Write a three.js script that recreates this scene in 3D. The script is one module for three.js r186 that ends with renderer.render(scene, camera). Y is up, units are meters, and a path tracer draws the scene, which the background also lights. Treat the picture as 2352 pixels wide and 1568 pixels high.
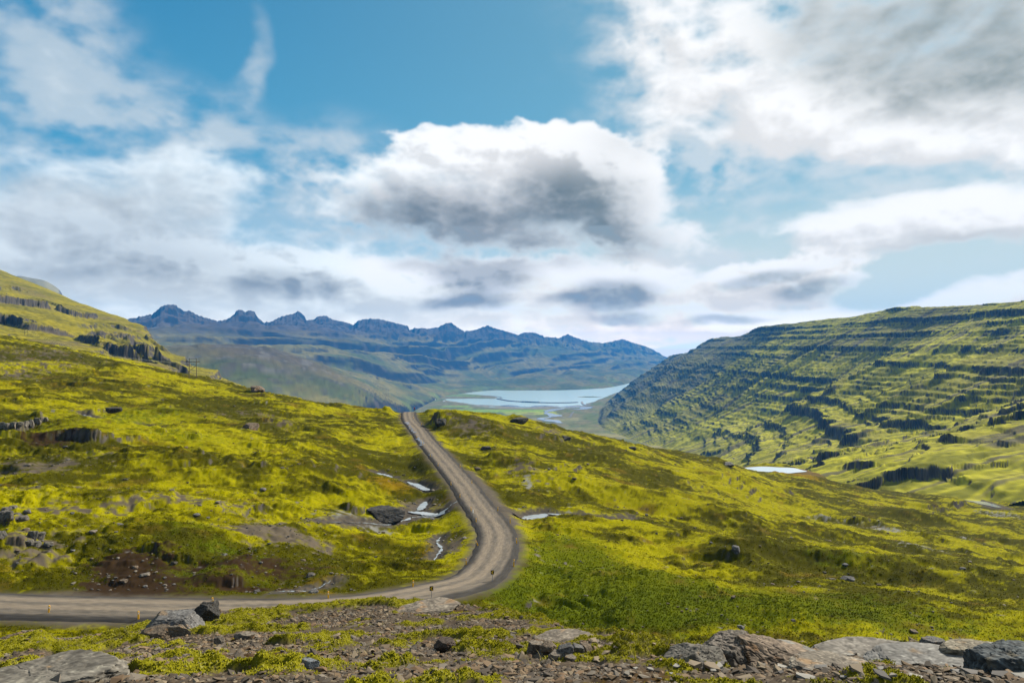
import * as THREE from 'three';
import { mergeGeometries } from 'three/addons/utils/BufferGeometryUtils.js';
import { ConvexGeometry } from 'three/addons/geometries/ConvexGeometry.js';

// ------------------------------------------------------------------ camera
// y is metres above the sea; the photographer stands on a knoll 350 m above the fjord.
const F = 690, EYE = 350, HZ = 348, W = 1024, H = 682;
const scene = new THREE.Scene();
const camera = new THREE.PerspectiveCamera(2 * Math.atan(H / 2 / F) * 180 / Math.PI, W / H, 0.1, 60000);
camera.position.set(0, EYE, 0);
camera.lookAt(0, EYE, -100);
camera.setViewOffset(W, H, 0, -(HZ - H / 2), W, H);
const renderer = new THREE.WebGLRenderer({ antialias: true });
renderer.toneMapping = THREE.LinearToneMapping;
const EXPOSURE = 2.25;
renderer.toneMappingExposure = EXPOSURE;
renderer.shadowMap.enabled = true;

// ------------------------------------------------------------------ noise
const perm = new Uint8Array(512), gx = new Float32Array(256), gy = new Float32Array(256);
{ let s = 12345; const r = () => ((s = (s * 1664525 + 1013904223) >>> 0) / 4294967296);
  const p = [...Array(256).keys()]; for (let i = 255; i > 0; i--) { const j = Math.floor(r() * (i + 1)); [p[i], p[j]] = [p[j], p[i]]; }
  for (let i = 0; i < 512; i++) perm[i] = p[i & 255];
  for (let i = 0; i < 256; i++) { const a = r() * Math.PI * 2; gx[i] = Math.cos(a); gy[i] = Math.sin(a); } }
const g3 = [1, 1, 0, -1, 1, 0, 1, -1, 0, -1, -1, 0, 1, 0, 1, -1, 0, 1, 1, 0, -1, -1, 0, -1, 0, 1, 1, 0, -1, 1, 0, 1, -1, 0, -1, -1, 1, 1, 0, -1, 1, 0, 0, -1, 1, 0, -1, -1];
const fade = (t) => t * t * t * (t * (t * 6 - 15) + 10);
function n2(x, y) {
  const X = Math.floor(x), Y = Math.floor(y); x -= X; y -= Y; const a = X & 255, b = Y & 255, u = fade(x), v = fade(y);
  const A = perm[a] + b, B = perm[a + 1] + b, h0 = perm[A], h1 = perm[B], h2 = perm[A + 1], h3 = perm[B + 1];
  const p = gx[h0] * x + gy[h0] * y, q = gx[h1] * (x - 1) + gy[h1] * y, r = gx[h2] * x + gy[h2] * (y - 1), s = gx[h3] * (x - 1) + gy[h3] * (y - 1);
  const m = p + (q - p) * u; return 1.4 * (m + (r + (s - r) * u - m) * v);
}
function gd(h, x, y, z) { h = (h & 15) * 3; return g3[h] * x + g3[h + 1] * y + g3[h + 2] * z; }
function n3(x, y, z) {
  const X = Math.floor(x), Y = Math.floor(y), Z = Math.floor(z); x -= X; y -= Y; z -= Z;
  const a = X & 255, b = Y & 255, c = Z & 255, u = fade(x), v = fade(y), w = fade(z);
  const A = perm[a] + b, AA = perm[A] + c, AB = perm[A + 1] + c, B = perm[a + 1] + b, BA = perm[B] + c, BB = perm[B + 1] + c, L = (s, t, k) => s + (t - s) * k;
  return L(L(L(gd(perm[AA], x, y, z), gd(perm[BA], x - 1, y, z), u), L(gd(perm[AB], x, y - 1, z), gd(perm[BB], x - 1, y - 1, z), u), v),
    L(L(gd(perm[AA + 1], x, y, z - 1), gd(perm[BA + 1], x - 1, y, z - 1), u), L(gd(perm[AB + 1], x, y - 1, z - 1), gd(perm[BB + 1], x - 1, y - 1, z - 1), u), v), w);
}
function fbm(x, y, o) { let s = 0, a = 0.5; for (let i = 0; i < o; i++) { s += a * n2(x, y); x = x * 2.03 + 17.1; y = y * 2.03 - 9.7; a *= 0.5; } return s; }
function fbm3(x, y, z, o) { let s = 0, a = 0.5; for (let i = 0; i < o; i++) { s += a * n3(x, y, z); x = x * 2.03 + 17.1; y = y * 2.03 - 9.7; z = z * 2.03 + 5.3; a *= 0.5; } return s; }
const clamp = (x, a = 0, b = 1) => (x < a ? a : x > b ? b : x);
const sst = (a, b, x) => { const t = clamp((x - a) / (b - a)); return t * t * (3 - 2 * t); };
const lerp = (a, b, t) => a + (b - a) * t;
function rng(seed) { let s = seed >>> 0; return () => { s = (s + 0x6d2b79f5) | 0; let t = Math.imul(s ^ (s >>> 15), 1 | s); t = (t + Math.imul(t ^ (t >>> 7), 61 | t)) ^ t; return ((t ^ (t >>> 14)) >>> 0) / 4294967296; }; }

// ------------------------------------------------------------------ sun
const SUN_AZ = 52 * Math.PI / 180, SUN_EL = 36 * Math.PI / 180;           // clockwise from the view to the south-east fjord
const SUN = new THREE.Vector3(Math.cos(SUN_EL) * Math.sin(SUN_AZ), Math.sin(SUN_EL), -Math.cos(SUN_EL) * Math.cos(SUN_AZ));
const sun = new THREE.DirectionalLight(new THREE.Color().setRGB(1, 0.94, 0.82), 5);
sun.position.copy(SUN).multiplyScalar(3000).add(new THREE.Vector3(0, EYE, -800));
sun.target.position.set(0, EYE, -800);
sun.castShadow = true; sun.shadow.mapSize.set(4096, 4096); sun.shadow.radius = 1.5;
Object.assign(sun.shadow.camera, { left: -3000, right: 3000, top: 3000, bottom: -3000, near: 1, far: 9000 });
scene.add(sun, sun.target);

// ------------------------------------------------------------------ sky: air and clouds on an equirectangular float map
// Cloud banks are given by bearing and height, in steps of 1/1585 radian (x to the right of 1176, y below 800).
{
  const SW = 4096, SH = 2048, K = 1585, data = new Float32Array(SW * SH * 4), half = SH / 2;
  const bl = (list) => list.map(([x, y, rx, ry, rot = 0, amp = 1]) => { const az = Math.atan((x - 1176) / K), el = Math.atan((800 - y) / K * Math.cos(az)); const c = Math.cos(rot * Math.PI / 180), s = Math.sin(rot * Math.PI / 180); return { A: az * K, E: el * K, rx, ry, c, s, amp }; });
  const thick = bl([[250, 470, 380, 105, 0, 0.58], [480, 430, 160, 80, 0, 0.32], [90, 560, 280, 60, 0, 0.5],
    [1200, 460, 310, 105, 0, 0.92], [945, 345, 62, 48, 0, 0.75], [1020, 335, 60, 44, 0, 0.6], [1120, 345, 70, 50, 0, 0.45], [1220, 325, 90, 62, 0, 0.75], [1330, 345, 80, 60, 0, 0.6], [1420, 390, 130, 90, 0, 0.85], [1330, 345, 70, 50, 0, 0.4], [1530, 500, 130, 80, 0, 0.5], [870, 440, 180, 80, 0, 0.5],
    [300, 640, 520, 65, 0, 0.8], [800, 655, 420, 55, 0, 0.75], [1220, 650, 400, 60, 0, 0.75], [1000, 745, 750, 45, 0, 0.8], [1450, 690, 160, 50, 0, 0.5],
    [2160, 100, 460, 140, 0, 0.75], [1640, 70, 230, 60, -8, 0.36], [1700, 230, 200, 60, 28, 0.28], [2030, 250, 400, 70, 8, 0.45], [2270, 310, 220, 70, 0, 0.5], [1500, 70, 120, 60, 0, 0.2], [1930, 340, 280, 30, 10, 0.32],
    [2190, 500, 320, 58, -4, 0.95], [1880, 530, 130, 30, 0, 0.3], [1830, 632, 165, 50, -6, 1.0], [1700, 660, 100, 34, 0, 0.5], [2290, 668, 190, 34, -14, 0.9], [1780, 745, 300, 42, 0, 0.7], [2300, 745, 300, 30, 0, 0.5]]);
  const thin = bl([[140, 110, 175, 165, 0, 1.0], [588, 115, 26, 85, 8, 0.62], [560, 180, 30, 50, 30, 0.4], [480, 265, 110, 75, 10, 0.8], [250, 300, 320, 60, 0, 0.5], [780, 390, 160, 110, 0, 1.05], [1600, 500, 170, 140, 0, 1.0], [1560, 400, 130, 80, 0, 0.6], [1420, 290, 170, 60, 0, 0.4], [1560, 130, 260, 130, 20, 0.85], [1720, 280, 380, 120, 20, 0.8], [2150, 400, 330, 60, 0, 0.6], [1550, 640, 200, 60, 0, 0.5], [2050, 600, 380, 90, 0, 0.35], [600, 480, 200, 120, 0, 0.4]]);
  const dark = bl([[1000, 490, 150, 55, 0, 0.9], [1310, 485, 150, 75, 0, 1.0], [1230, 556, 240, 44, 0, 0.85], [1120, 632, 85, 40, 0, 0.95], [1070, 692, 80, 20, 0, 0.8], [1400, 684, 90, 32, 0, 1.0], [1440, 737, 70, 11, 0, 0.6], [650, 658, 100, 26, 0, 0.55], [290, 612, 170, 32, 0, 0.25], [2210, 65, 230, 110, 15, 1.0], [2050, 30, 180, 90, 0, 0.45], [2320, 130, 140, 70, 0, 0.3], [2150, 190, 150, 60, 20, 0.25], [1750, 640, 80, 15, -12, 0.6], [1880, 652, 70, 17, -10, 0.75], [1680, 735, 70, 9, 0, 0.7], [420, 540, 300, 60, 0, 0.12], [770, 545, 90, 22, -15, 0.6], [1290, 690, 50, 14, 0, 0.5], [980, 605, 60, 16, 0, 0.4], [120, 500, 250, 60, 0, 0.10], [1500, 330, 140, 40, 0, 0.12], [2250, 560, 200, 26, 0, 0.15]]);
  const crisp = bl([[945, 335, 75, 50], [1020, 325, 70, 46], [1120, 335, 80, 50], [1220, 310, 100, 55], [1330, 330, 90, 60], [1430, 360, 90, 70], [1860, 600, 130, 40], [1740, 620, 90, 34], [1440, 640, 110, 34], [1180, 590, 130, 30], [1000, 640, 120, 30], [720, 620, 130, 36], [480, 590, 110, 40]]);
  const hole = bl([[820, 130, 420, 130, 0, 0.75], [430, 90, 130, 120, 0, 0.5], [1250, 180, 150, 120, 0, 0.6], [620, 330, 90, 60, 0, 0.25], [1822, 40, 46, 30, 25, 0.28], [1690, 235, 90, 26, -20, 0.5], [1560, 360, 70, 50, 0, 0.35], [1720, 420, 230, 40, 0, 0.6], [1680, 440, 170, 60, 0, 0.3], [645, 490, 90, 60, 0, 0.5], [2050, 420, 300, 24, 4, 0.6], [2090, 630, 170, 50, 0, 0.6], [1750, 575, 260, 24, -4, 0.45], [2040, 590, 110, 26, 0, 0.4], [1330, 250, 120, 60, 0, 0.5]]);
  const sum = (list, A, E) => { let s = 0; for (const b of list) { const dx = A - b.A, dy = E - b.E; if (dx > 2.6 * b.rx + 40 || dx < -2.6 * b.rx - 40 || Math.abs(dy) > 2.6 * Math.max(b.ry, b.rx * Math.abs(b.s)) + 40) continue; const p = (dx * b.c - dy * b.s) / b.rx, q = (dx * b.s + dy * b.c) / b.ry, r = p * p + q * q; if (r < 7) s += b.amp * Math.exp(-r * Math.sqrt(r) * 0.9); } return s; };
  const cov = new Float32Array(SW * half), drk = new Float32Array(SW * half), sm = new Float32Array(SW * half), crs = new Float32Array(SW * half), thn = new Float32Array(SW * half);
  for (let j = 0; j < half; j++) {
    const el = (j + 0.5) / SH * Math.PI, ce = Math.cos(el), sy = Math.sin(el), E0 = el * K;
    for (let i = 0; i < SW; i++) {
      const az = ((i + 0.5) / SW - 0.25) * 2 * Math.PI, azw = az > Math.PI ? az - 2 * Math.PI : az;
      const X = Math.sin(az) * ce, Z = -Math.cos(az) * ce, k = j * SW + i, ys = 1.2 * sy + 0.28 * Math.sqrt(sy);
      const inside = sst(52, 42, Math.abs(azw) * 57.3) * sst(37, 30, el * 57.3);
      const wx = fbm3(X * 5 + 3, ys * 5, Z * 5, 3), wy = fbm3(X * 5 - 7, ys * 5 + 4, Z * 5, 3);
      const n = fbm3(X * 8 + wx * 0.9, ys * 9 + wy * 0.9, Z * 8, 7), m = fbm3(X * 22 + 9 + wy * 1.5, ys * 26, Z * 22 + wx * 1.5, 4), big = fbm3(X * 2.6 + 1, ys * 2.6 + 2, Z * 2.6, 3);
      let bil = 0, ba = 0.5, bf = 15; for (let o = 0; o < 5; o++) { bil += ba * Math.abs(n3(X * bf + 3 * o, ys * bf * 1.1 + o, Z * bf)); ba *= 0.52; bf *= 2.1; }
      const puff = 0.24 - bil;
      let c = 0.42 + big * 1.1, d = clamp(0.32 + big * 0.8 - n * 0.5), t = 0.35 + n * 0.6;
      if (inside > 0) {
        const A = azw * K + wx * 70 + m * 16, E = E0 + wy * 42 + m * 10;
        const ho = sum(hole, A, E); crs[k] = Math.min(1, sum(crisp, A, E)) * inside;
        c = lerp(c, sum(thick, A, E) - ho, inside); d = lerp(d, sum(dark, A, E), inside); t = lerp(t, sum(thin, A, E) - 0.3 * ho, inside);
      }
      const soft = lerp(0.6, 1, sst(-24, -9, azw * 57.3)); const inner = sst(1.1, 0.35, c), low = fbm3(X * 6 + wx * 0.9, ys * 7 + wy * 0.9, Z * 6, 3); sm[k] = c * 0.8 + low * 0.75 + n * 0.25 + puff * (0.55 + 0.7 * crs[k]); cov[k] = c + (n * 0.62 + m * 0.34 * soft + puff * (1.0 + 0.9 * crs[k]) * soft) * (0.68 + 0.32 * inner); drk[k] = d * (1.0 + low * 1.0 + m * 0.30 - puff * 0.5); thn[k] = t * (0.8 + n * 1.5 + m * 1.1 + puff * 0.8);
    }
  }
  const skyTop = [0.000, 0.195, 0.43], skyMid = [0.065, 0.34, 0.57], skyLow = [0.58, 0.74, 0.82];
  for (let j = 0; j < SH; j++) for (let i = 0; i < SW; i++) {
    const o = (j * SW + i) * 4; let r, g, b;
    if (j < half) { r = 1.5; g = 1.4; b = 1.1; }                       // the bright sea haze beyond the last water
    else {
      const jj = j - half, k = jj * SW + i, el = (jj + 0.5) / SH * Math.PI, az = ((i + 0.5) / SW - 0.25) * 2 * Math.PI;
      const e = el * 57.3, mu = Math.cos(el) * Math.cos(SUN_EL) * Math.cos(az - SUN_AZ) + Math.sin(el) * Math.sin(SUN_EL), near = Math.pow(clamp((mu + 0.1) / 1.1), 2.2);
      const t1 = sst(3, 15, e), t2 = sst(11, 30, e);
      const air = [0, 1, 2].map((q) => lerp(lerp(skyLow[q], skyMid[q], t1), skyTop[q], t2));
      r = lerp(air[0], 0.60, near * 0.42); g = lerp(air[1], 0.84, near * 0.46); b = lerp(air[2], 0.86, near * 0.42);
      const milk = sst(0.2, 0.5, near) * sst(15, 5, e) * 0.75; r = lerp(r, 0.68, milk); g = lerp(g, 0.78, milk); b = lerp(b, 0.75, milk);
      // sunlit side of the clouds: less cloud towards the sun lets light in
      const du = Math.min(half - 1, jj + 9), iu = (i + 10) % SW, ku = du * SW + iu, kd = Math.min(half - 1, jj + 3) * SW + (i + 4) % SW;
      const rel = clamp(0.5 + (sm[k] - sm[ku]) * 1.5 + (sm[k] - sm[kd]) * 1.2);
      const tau = Math.max(0, cov[k] - 0.10), a = 1 - Math.exp(-tau * tau * (5 + 6 * crs[k]) - tau * (1.0 + 0.4 * crs[k])), at = sst(-0.05, 1.1, thn[k]) * 0.72, dk = (1 - Math.exp(-2.7 * Math.max(0, drk[k]))) * sst(0.1, 0.9, cov[k]) * (1.12 - 0.42 * rel);
      const sunny = Math.max(0.77 + 0.21 * sst(0.06, 0.28, near), 0.88 * sst(9, 3, e)), haze = sst(14, 1, e);
      const tl = [0.62, 0.70, 0.75], glow = [1 + 1.35 * sst(3.4, 0.1, e), 1 + 0.95 * sst(3.4, 0.1, e), 1 + 0.4 * sst(3.4, 0.1, e)];
      for (let q = 0; q < 3; q++) {
        const lit = lerp(1, [1.10, 1.02, 0.90][q], sst(9, 2, e)) * sunny * lerp([0.93, 1.02, 1.07][q], 1, sst(0.1, 0.4, near)) * (0.78 + 0.34 * rel), shd = lerp([0.135, 0.172, 0.200][q], [0.23, 0.290, 0.285][q], sst(0.3, 0.7, near)) + 0.03 * haze;
        const cl = lerp(Math.min(lit * 1.07, 1.06), shd, dk * 0.95);
        const v0 = [r, g, b][q], v1 = lerp(v0, lerp(tl[q], 0.9, near * 0.8), at), v = lerp(v1, cl, a) * glow[q];
        if (q === 0) r = v; else if (q === 1) g = v; else b = v;
      }
    }
    data[o] = r / EXPOSURE; data[o + 1] = g / EXPOSURE; data[o + 2] = b / EXPOSURE; data[o + 3] = 1;
  }
  const tex = new THREE.DataTexture(data, SW, SH, THREE.RGBAFormat, THREE.FloatType);
  tex.mapping = THREE.EquirectangularReflectionMapping; tex.magFilter = THREE.LinearFilter; tex.minFilter = THREE.LinearFilter; tex.needsUpdate = true;
  scene.background = tex; scene.environment = tex;
}

// ------------------------------------------------------------------ structure: helpers
const S = 1024 / 2352;                                                     // the surveyor's sheet is 2352 wide
const uOf = (px) => (px - 512) / F;
function pchip(pts) {                                                      // smooth curve through [x, y] that never overshoots
  const n = pts.length, X = pts.map((p) => p[0]), Y = pts.map((p) => p[1]), m = new Array(n).fill(0), d = [];
  for (let i = 0; i < n - 1; i++) d[i] = (Y[i + 1] - Y[i]) / (X[i + 1] - X[i]);
  for (let i = 1; i < n - 1; i++) m[i] = d[i - 1] * d[i] <= 0 ? 0 : 2 * d[i - 1] * d[i] / (d[i - 1] + d[i]);
  m[0] = d[0]; m[n - 1] = d[n - 2];
  return (x) => {
    if (x <= X[0]) return Y[0] + m[0] * (x - X[0]); if (x >= X[n - 1]) return Y[n - 1] + m[n - 1] * (x - X[n - 1]);
    let i = 0; while (x > X[i + 1]) i++;
    const h = X[i + 1] - X[i], t = (x - X[i]) / h, a = t * t, b = a * t;
    return (2 * b - 3 * a + 1) * Y[i] + (b - 2 * a + t) * h * m[i] + (3 * a - 2 * b) * Y[i + 1] + (b - a) * h * m[i + 1];
  };
}
function table(cols) {                                                     // cols: [bearing px, [[distance, value] ...]]
  const c = cols.map(([px, rows]) => [px, pchip(rows)]), n = c.length;
  return (px, D) => {
    let i = 0; while (i < n - 2 && px > c[i + 1][0]) i++;
    const t = clamp((px - c[i][0]) / (c[i + 1][0] - c[i][0])), f = (k) => c[clamp(k, 0, n - 1)][1](D), a = f(i), b = f(i + 1);
    if (t === 0) return a; if (t === 1) return b;
    const x0 = c[Math.max(0, i - 1)][0], x1 = c[i][0], x2 = c[i + 1][0], x3 = c[Math.min(n - 1, i + 2)][0], w = x2 - x1;
    const m1 = i > 0 ? (b - f(i - 1)) / (x2 - x0) * w : b - a, m2 = i < n - 2 ? (f(i + 2) - a) / (x3 - x1) * w : b - a, t2 = t * t, t3 = t2 * t;
    return (2 * t3 - 3 * t2 + 1) * a + (t3 - 2 * t2 + t) * m1 + (3 * t2 - 2 * t3) * b + (t3 - t2) * m2;
  };
}
function hit(px, py, fn, d0, d1) {                                         // where a sight line meets the ground fn(x, z) (metres above the sea)
  const u = uOf(px), v = (py - HZ) / F; let a = d0, D = d0;
  for (; D < d1; D *= 1.006) { if (EYE - v * D < fn(u * D, -D)) break; a = D; }
  let b = Math.min(D, d1); for (let k = 0; k < 18; k++) { const m = (a + b) / 2; if (EYE - v * m < fn(u * m, -m)) b = m; else a = m; }
  return [u * b, fn(u * b, -b), -b];
}
function segs(pts) { const o = []; for (let i = 0; i + 1 < pts.length; i++) o.push([pts[i][0], pts[i][1], pts[i + 1][0], pts[i + 1][1]]); return o; }
function nearLine(L, x, z) {                                               // signed distance to a polyline, position along it (0..1); positive on the far side
  let best = 1e18, side = 1, at = 0; const n = L.length;
  for (let i = 0; i < n; i++) {
    const [ax, az, bx, bz] = L[i], dx = bx - ax, dz = bz - az, l = dx * dx + dz * dz, t = clamp(((x - ax) * dx + (z - az) * dz) / l), ex = x - ax - dx * t, ez = z - az - dz * t, q = ex * ex + ez * ez;
    if (q < best) { best = q; side = dx * (z - az) - dz * (x - ax) < 0 ? 1 : -1; at = (i + t) / n; }
  }
  return [Math.sqrt(best) * side, at];
}
function makeScarps(list) {                                                // [points [x, z], rise, edge width, reach behind, edge roughness]
  return list.map(([pts, A, w, Lr, rough, solid]) => { const L = segs(pts); let x0 = 1e9, x1 = -1e9, z0 = 1e9, z1 = -1e9; for (const p of pts) { x0 = Math.min(x0, p[0]); x1 = Math.max(x1, p[0]); z0 = Math.min(z0, p[1]); z1 = Math.max(z1, p[1]); } const m = Lr * 3.5 + 20; return { L, A, w, Lr, rough, solid, x0: x0 - m, x1: x1 + m, z0: z0 - m, z1: z1 + m }; });
}
function scarpRise(list, x, z) {
  let h = 0;
  for (const s of list) {
    if (x < s.x0 || x > s.x1 || z < s.z0 || z > s.z1) continue;
    let [d, at] = nearLine(s.L, x, z);
    d += s.rough * (n2(x / (s.rough * 2.2), z / (s.rough * 2.2)) + 0.6 * n2(x / s.rough * 1.3, z / s.rough * 1.3) + 3.4 * n2(x / (s.rough * 9), z / (s.rough * 9)));
    const brk = s.solid ? 1 : clamp(0.62 + 0.95 * n2(x / (s.rough * 14) + 7, z / (s.rough * 14)), 0.08, 1.25), ends = sst(0, 0.12, at) * sst(1, 0.88, at), fallBack = Math.exp(-Math.max(0, d) / s.Lr);
    h += s.A * brk * ends * sst(-s.w, s.w, d) * fallBack;
  }
  return h;
}
function sheet(name, nc, nr, at, colour, keep, crumble) {                           // a named ground sheet: at(i, j) -> [x, y, z]; colour(x, y, z, up, i, j) -> linear rgb
  const P = new Float32Array(nc * nr * 3), C = new Float32Array(nc * nr * 3), I = [];
  for (let j = 0; j < nr; j++) for (let i = 0; i < nc; i++) { const p = at(i, j), k = (j * nc + i) * 3; P[k] = p[0]; P[k + 1] = p[1]; P[k + 2] = p[2]; }
  for (let j = 0; j < nr - 1; j++) for (let i = 0; i < nc - 1; i++) { const a = j * nc + i, b = a + 1, c = a + nc, d = c + 1; if (keep && !keep(P, a, b, c, d)) continue; I.push(a, b, d, a, d, c); }
  const g = new THREE.BufferGeometry();
  g.setAttribute('position', new THREE.BufferAttribute(P, 3)); g.setIndex(new THREE.BufferAttribute(Uint32Array.from(I), 1)); g.computeVertexNormals();
  const N = g.attributes.normal.array;
  if (crumble) {                                                           // rock faces break into ledges, buttresses and blocks
    const [amp, len, steep] = crumble;
    for (let k = 0; k < P.length; k += 3) { const w = sst(steep + 0.1, steep - 0.12, Math.abs(N[k + 1])) * (amp > 2 ? clamp(-P[k + 2] / 1700, 0.25, 1) : 1); if (w <= 0) continue; const x = P[k], y = P[k + 1], z = P[k + 2], d = amp * w * (n3(x / len, y / len * 1.5, z / len) * 1.5 + 0.8 * n3(x / len * 2.3 + 9, y / len * 3.4, z / len * 2.3) + 0.5 * (Math.abs(n3(x / len * 0.6, y / len * 4, z / len * 0.6)) - 0.25)); P[k] += N[k] * d; P[k + 1] += N[k + 1] * d + 0.35 * amp * w * n3(x / len * 1.4 + 30, y / len * 1.4, z / len * 1.4); P[k + 2] += N[k + 2] * d; }
    g.computeVertexNormals();
  }
  for (let j = 0; j < nr; j++) for (let i = 0; i < nc; i++) { const k = (j * nc + i) * 3, c = colour(P[k], P[k + 1], P[k + 2], Math.abs(N[k + 1]), i, j); C[k] = c[0]; C[k + 1] = c[1]; C[k + 2] = c[2]; }
  g.setAttribute('color', new THREE.BufferAttribute(C, 3));
  const m = new THREE.Mesh(g, new THREE.MeshPhysicalMaterial({ vertexColors: true, roughness: 0.97, specularIntensity: 0.03, name: name }));
  m.name = name; m.userData = { kind: 'structure' }; m.receiveShadow = m.castShadow = true; scene.add(m); return m;
}
const mix3 = (a, b, t) => [a[0] + (b[0] - a[0]) * t, a[1] + (b[1] - a[1]) * t, a[2] + (b[2] - a[2]) * t];
const mul3 = (a, k) => [a[0] * k, a[1] * k, a[2] * k];

// ------------------------------------------------------------------ the moor below the knoll: heights by bearing and distance
const moorT = table([
  [-140, [[20, -20], [40, -24], [55, -26], [70, -26], [85, -24.5], [100, -23], [130, -20.5], [170, -16], [220, -8], [280, 3], [340, 15], [420, 20], [520, 22], [640, 20]]],
  [0, [[20, -20], [40, -24], [55, -26], [70, -26], [85, -25], [100, -24], [130, -22.5], [170, -19], [220, -14], [280, -6], [340, 4], [400, 6], [460, 2], [520, -6], [640, -30]]],
  [100, [[20, -20], [40, -24], [55, -26], [70, -26.5], [85, -26], [100, -25], [130, -24], [170, -21.5], [220, -17.5], [280, -11.5], [340, -5], [400, -4.4], [460, -9], [520, -18], [640, -40]]],
  [200, [[20, -20], [40, -24], [55, -26], [70, -26.5], [85, -26.5], [100, -26.5], [130, -26], [170, -24.5], [220, -22], [280, -18.5], [340, -15.5], [380, -16.5], [420, -20], [520, -35], [640, -60]]],
  [300, [[20, -20], [40, -24], [55, -26], [70, -27], [85, -27.2], [100, -28], [130, -28], [170, -27], [220, -26], [280, -23.5], [320, -24], [360, -29], [420, -38], [520, -58], [640, -85]]],
  [400, [[20, -20], [40, -24.5], [55, -26.5], [70, -27.5], [85, -28.5], [100, -30.5], [130, -32.4], [170, -32], [220, -30.4], [280, -27.8], [305, -28.2], [340, -34], [420, -52], [520, -75], [640, -100]]],
  [450, [[20, -20], [40, -25], [55, -27], [70, -28], [85, -29], [100, -30.6], [130, -32.6], [170, -32], [220, -30.6], [280, -27.6], [305, -28], [340, -33.5], [420, -52], [520, -75], [640, -100]]],
  [500, [[20, -20], [40, -25.5], [55, -28], [70, -29], [85, -29.5], [100, -30.4], [130, -32.5], [170, -32], [220, -31.5], [270, -29.8], [300, -30.2], [340, -36], [420, -56], [520, -80], [640, -105]]],
  [600, [[20, -20], [40, -26], [55, -29], [70, -31], [85, -31.5], [100, -32], [130, -34], [170, -36.5], [220, -38.5], [280, -39.5], [310, -40], [350, -46], [420, -64], [520, -90], [640, -115]]],
  [700, [[20, -20], [40, -26], [55, -29.5], [70, -31.8], [85, -32.8], [100, -34], [130, -37.5], [170, -42], [220, -46.5], [280, -51.5], [340, -55.5], [365, -57.5], [420, -70], [520, -100], [640, -130]]],
  [760, [[20, -20], [40, -26], [55, -29.5], [70, -31.8], [85, -33], [100, -34.6], [130, -39], [170, -45], [220, -51.5], [280, -58], [340, -64], [420, -75], [470, -80.5], [500, -84], [540, -110], [640, -150]]],
  [800, [[20, -20], [40, -26], [55, -29.5], [70, -31.8], [85, -33], [100, -35], [130, -40], [170, -47], [220, -55], [280, -62.5], [340, -69], [420, -77.5], [470, -83], [500, -90], [540, -115], [640, -150]]],
  [860, [[20, -20], [40, -26], [55, -29.5], [70, -32], [85, -33.6], [100, -35.6], [130, -41.2], [170, -49.2], [220, -58], [280, -66.5], [340, -74.5], [420, -85.5], [446, -92], [470, -108], [540, -130], [640, -150]]],
  [930, [[20, -20], [40, -26], [55, -29.5], [70, -32], [85, -34.2], [100, -36.5], [130, -42.6], [170, -51.5], [220, -61.5], [280, -71], [340, -80], [420, -90.5], [446, -94.5], [470, -103], [540, -125], [640, -150]]],
  [1024, [[20, -20], [40, -26], [55, -29.5], [70, -32.2], [85, -35], [100, -37.5], [130, -44], [170, -54], [220, -65], [280, -75], [340, -82.5], [420, -92], [455, -96], [490, -106], [540, -122], [640, -150]]],
  [1160, [[20, -20], [40, -26], [55, -29.5], [70, -32.5], [85, -36], [100, -39], [130, -46], [170, -57], [220, -69], [280, -80], [340, -88], [420, -100], [480, -108], [540, -122], [640, -150]]],
]);
// the road's centre line: bearing px, distance, metres relative to the eye
const roadKnots = [[-60, 71.5, -26], [0, 70.3, -26], [108, 69.8, -26.1], [217, 69.6, -26.2], [305, 70.4, -26.4], [370, 73, -26.8], [427, 78.2, -27.5], [470, 84.6, -28.4], [490, 94, -29.2], [497, 104, -29.7], [496, 114, -30.2], [487, 125, -30.4], [476, 137, -30.5], [464.5, 154, -30.5], [452, 172, -30.3], [438, 196, -29.9], [427, 219, -29.4], [418, 246, -28.8], [410.5, 270, -28.2], [408.5, 292, -28.05], [409, 306, -28.3], [411, 325, -30.2], [416, 350, -34.5]];
const roadCurve = new THREE.CatmullRomCurve3(roadKnots.map(([px, D, h]) => new THREE.Vector3(uOf(px) * D, EYE + h, -D)), false, 'centripetal');
const roadPts = roadCurve.getSpacedPoints(420);
const roadGrid = new Map();
roadPts.forEach((p, i) => { for (let a = -2; a <= 2; a++) for (let b = -2; b <= 2; b++) { const k = (Math.round(p.x / 8) + a) * 4096 + Math.round(p.z / 8) + b; if (!roadGrid.has(k)) roadGrid.set(k, []); roadGrid.get(k).push(i); } });
function nearRoad(x, z) {                                                  // [signed distance (right of travel away from the knoll is positive), height, index]
  const c = roadGrid.get(Math.round(x / 8) * 4096 + Math.round(z / 8)); if (!c) return [99, 0, 0];
  let best = 1e9, bi = 0; for (const i of c) { const q = (roadPts[i].x - x) ** 2 + (roadPts[i].z - z) ** 2; if (q < best) { best = q; bi = i; } }
  const p = roadPts[bi], q = roadPts[Math.min(bi + 1, roadPts.length - 1)], o = roadPts[Math.max(bi - 1, 0)], tx = q.x - o.x, tz = q.z - o.z, l = Math.hypot(tx, tz);
  const d = ((x - p.x) * -tz + (z - p.z) * tx) / l, al = ((x - p.x) * tx + (z - p.z) * tz) / l;
  return [Math.hypot(d, Math.max(0, Math.abs(al) - 1)) * Math.sign(d || 1), p.y + al * (q.y - o.y) / l, bi];
}
const moor0 = (x, z) => { const D = -z; return EYE + moorT(512 + F * x / D, D); };
const onMoor0 = (X, Y) => hit(X * S, Y * S, moor0, 45, 600);
const line0 = (pts) => pts.map(([X, Y]) => { const p = onMoor0(X, Y); return [p[0], p[2]]; });
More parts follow.
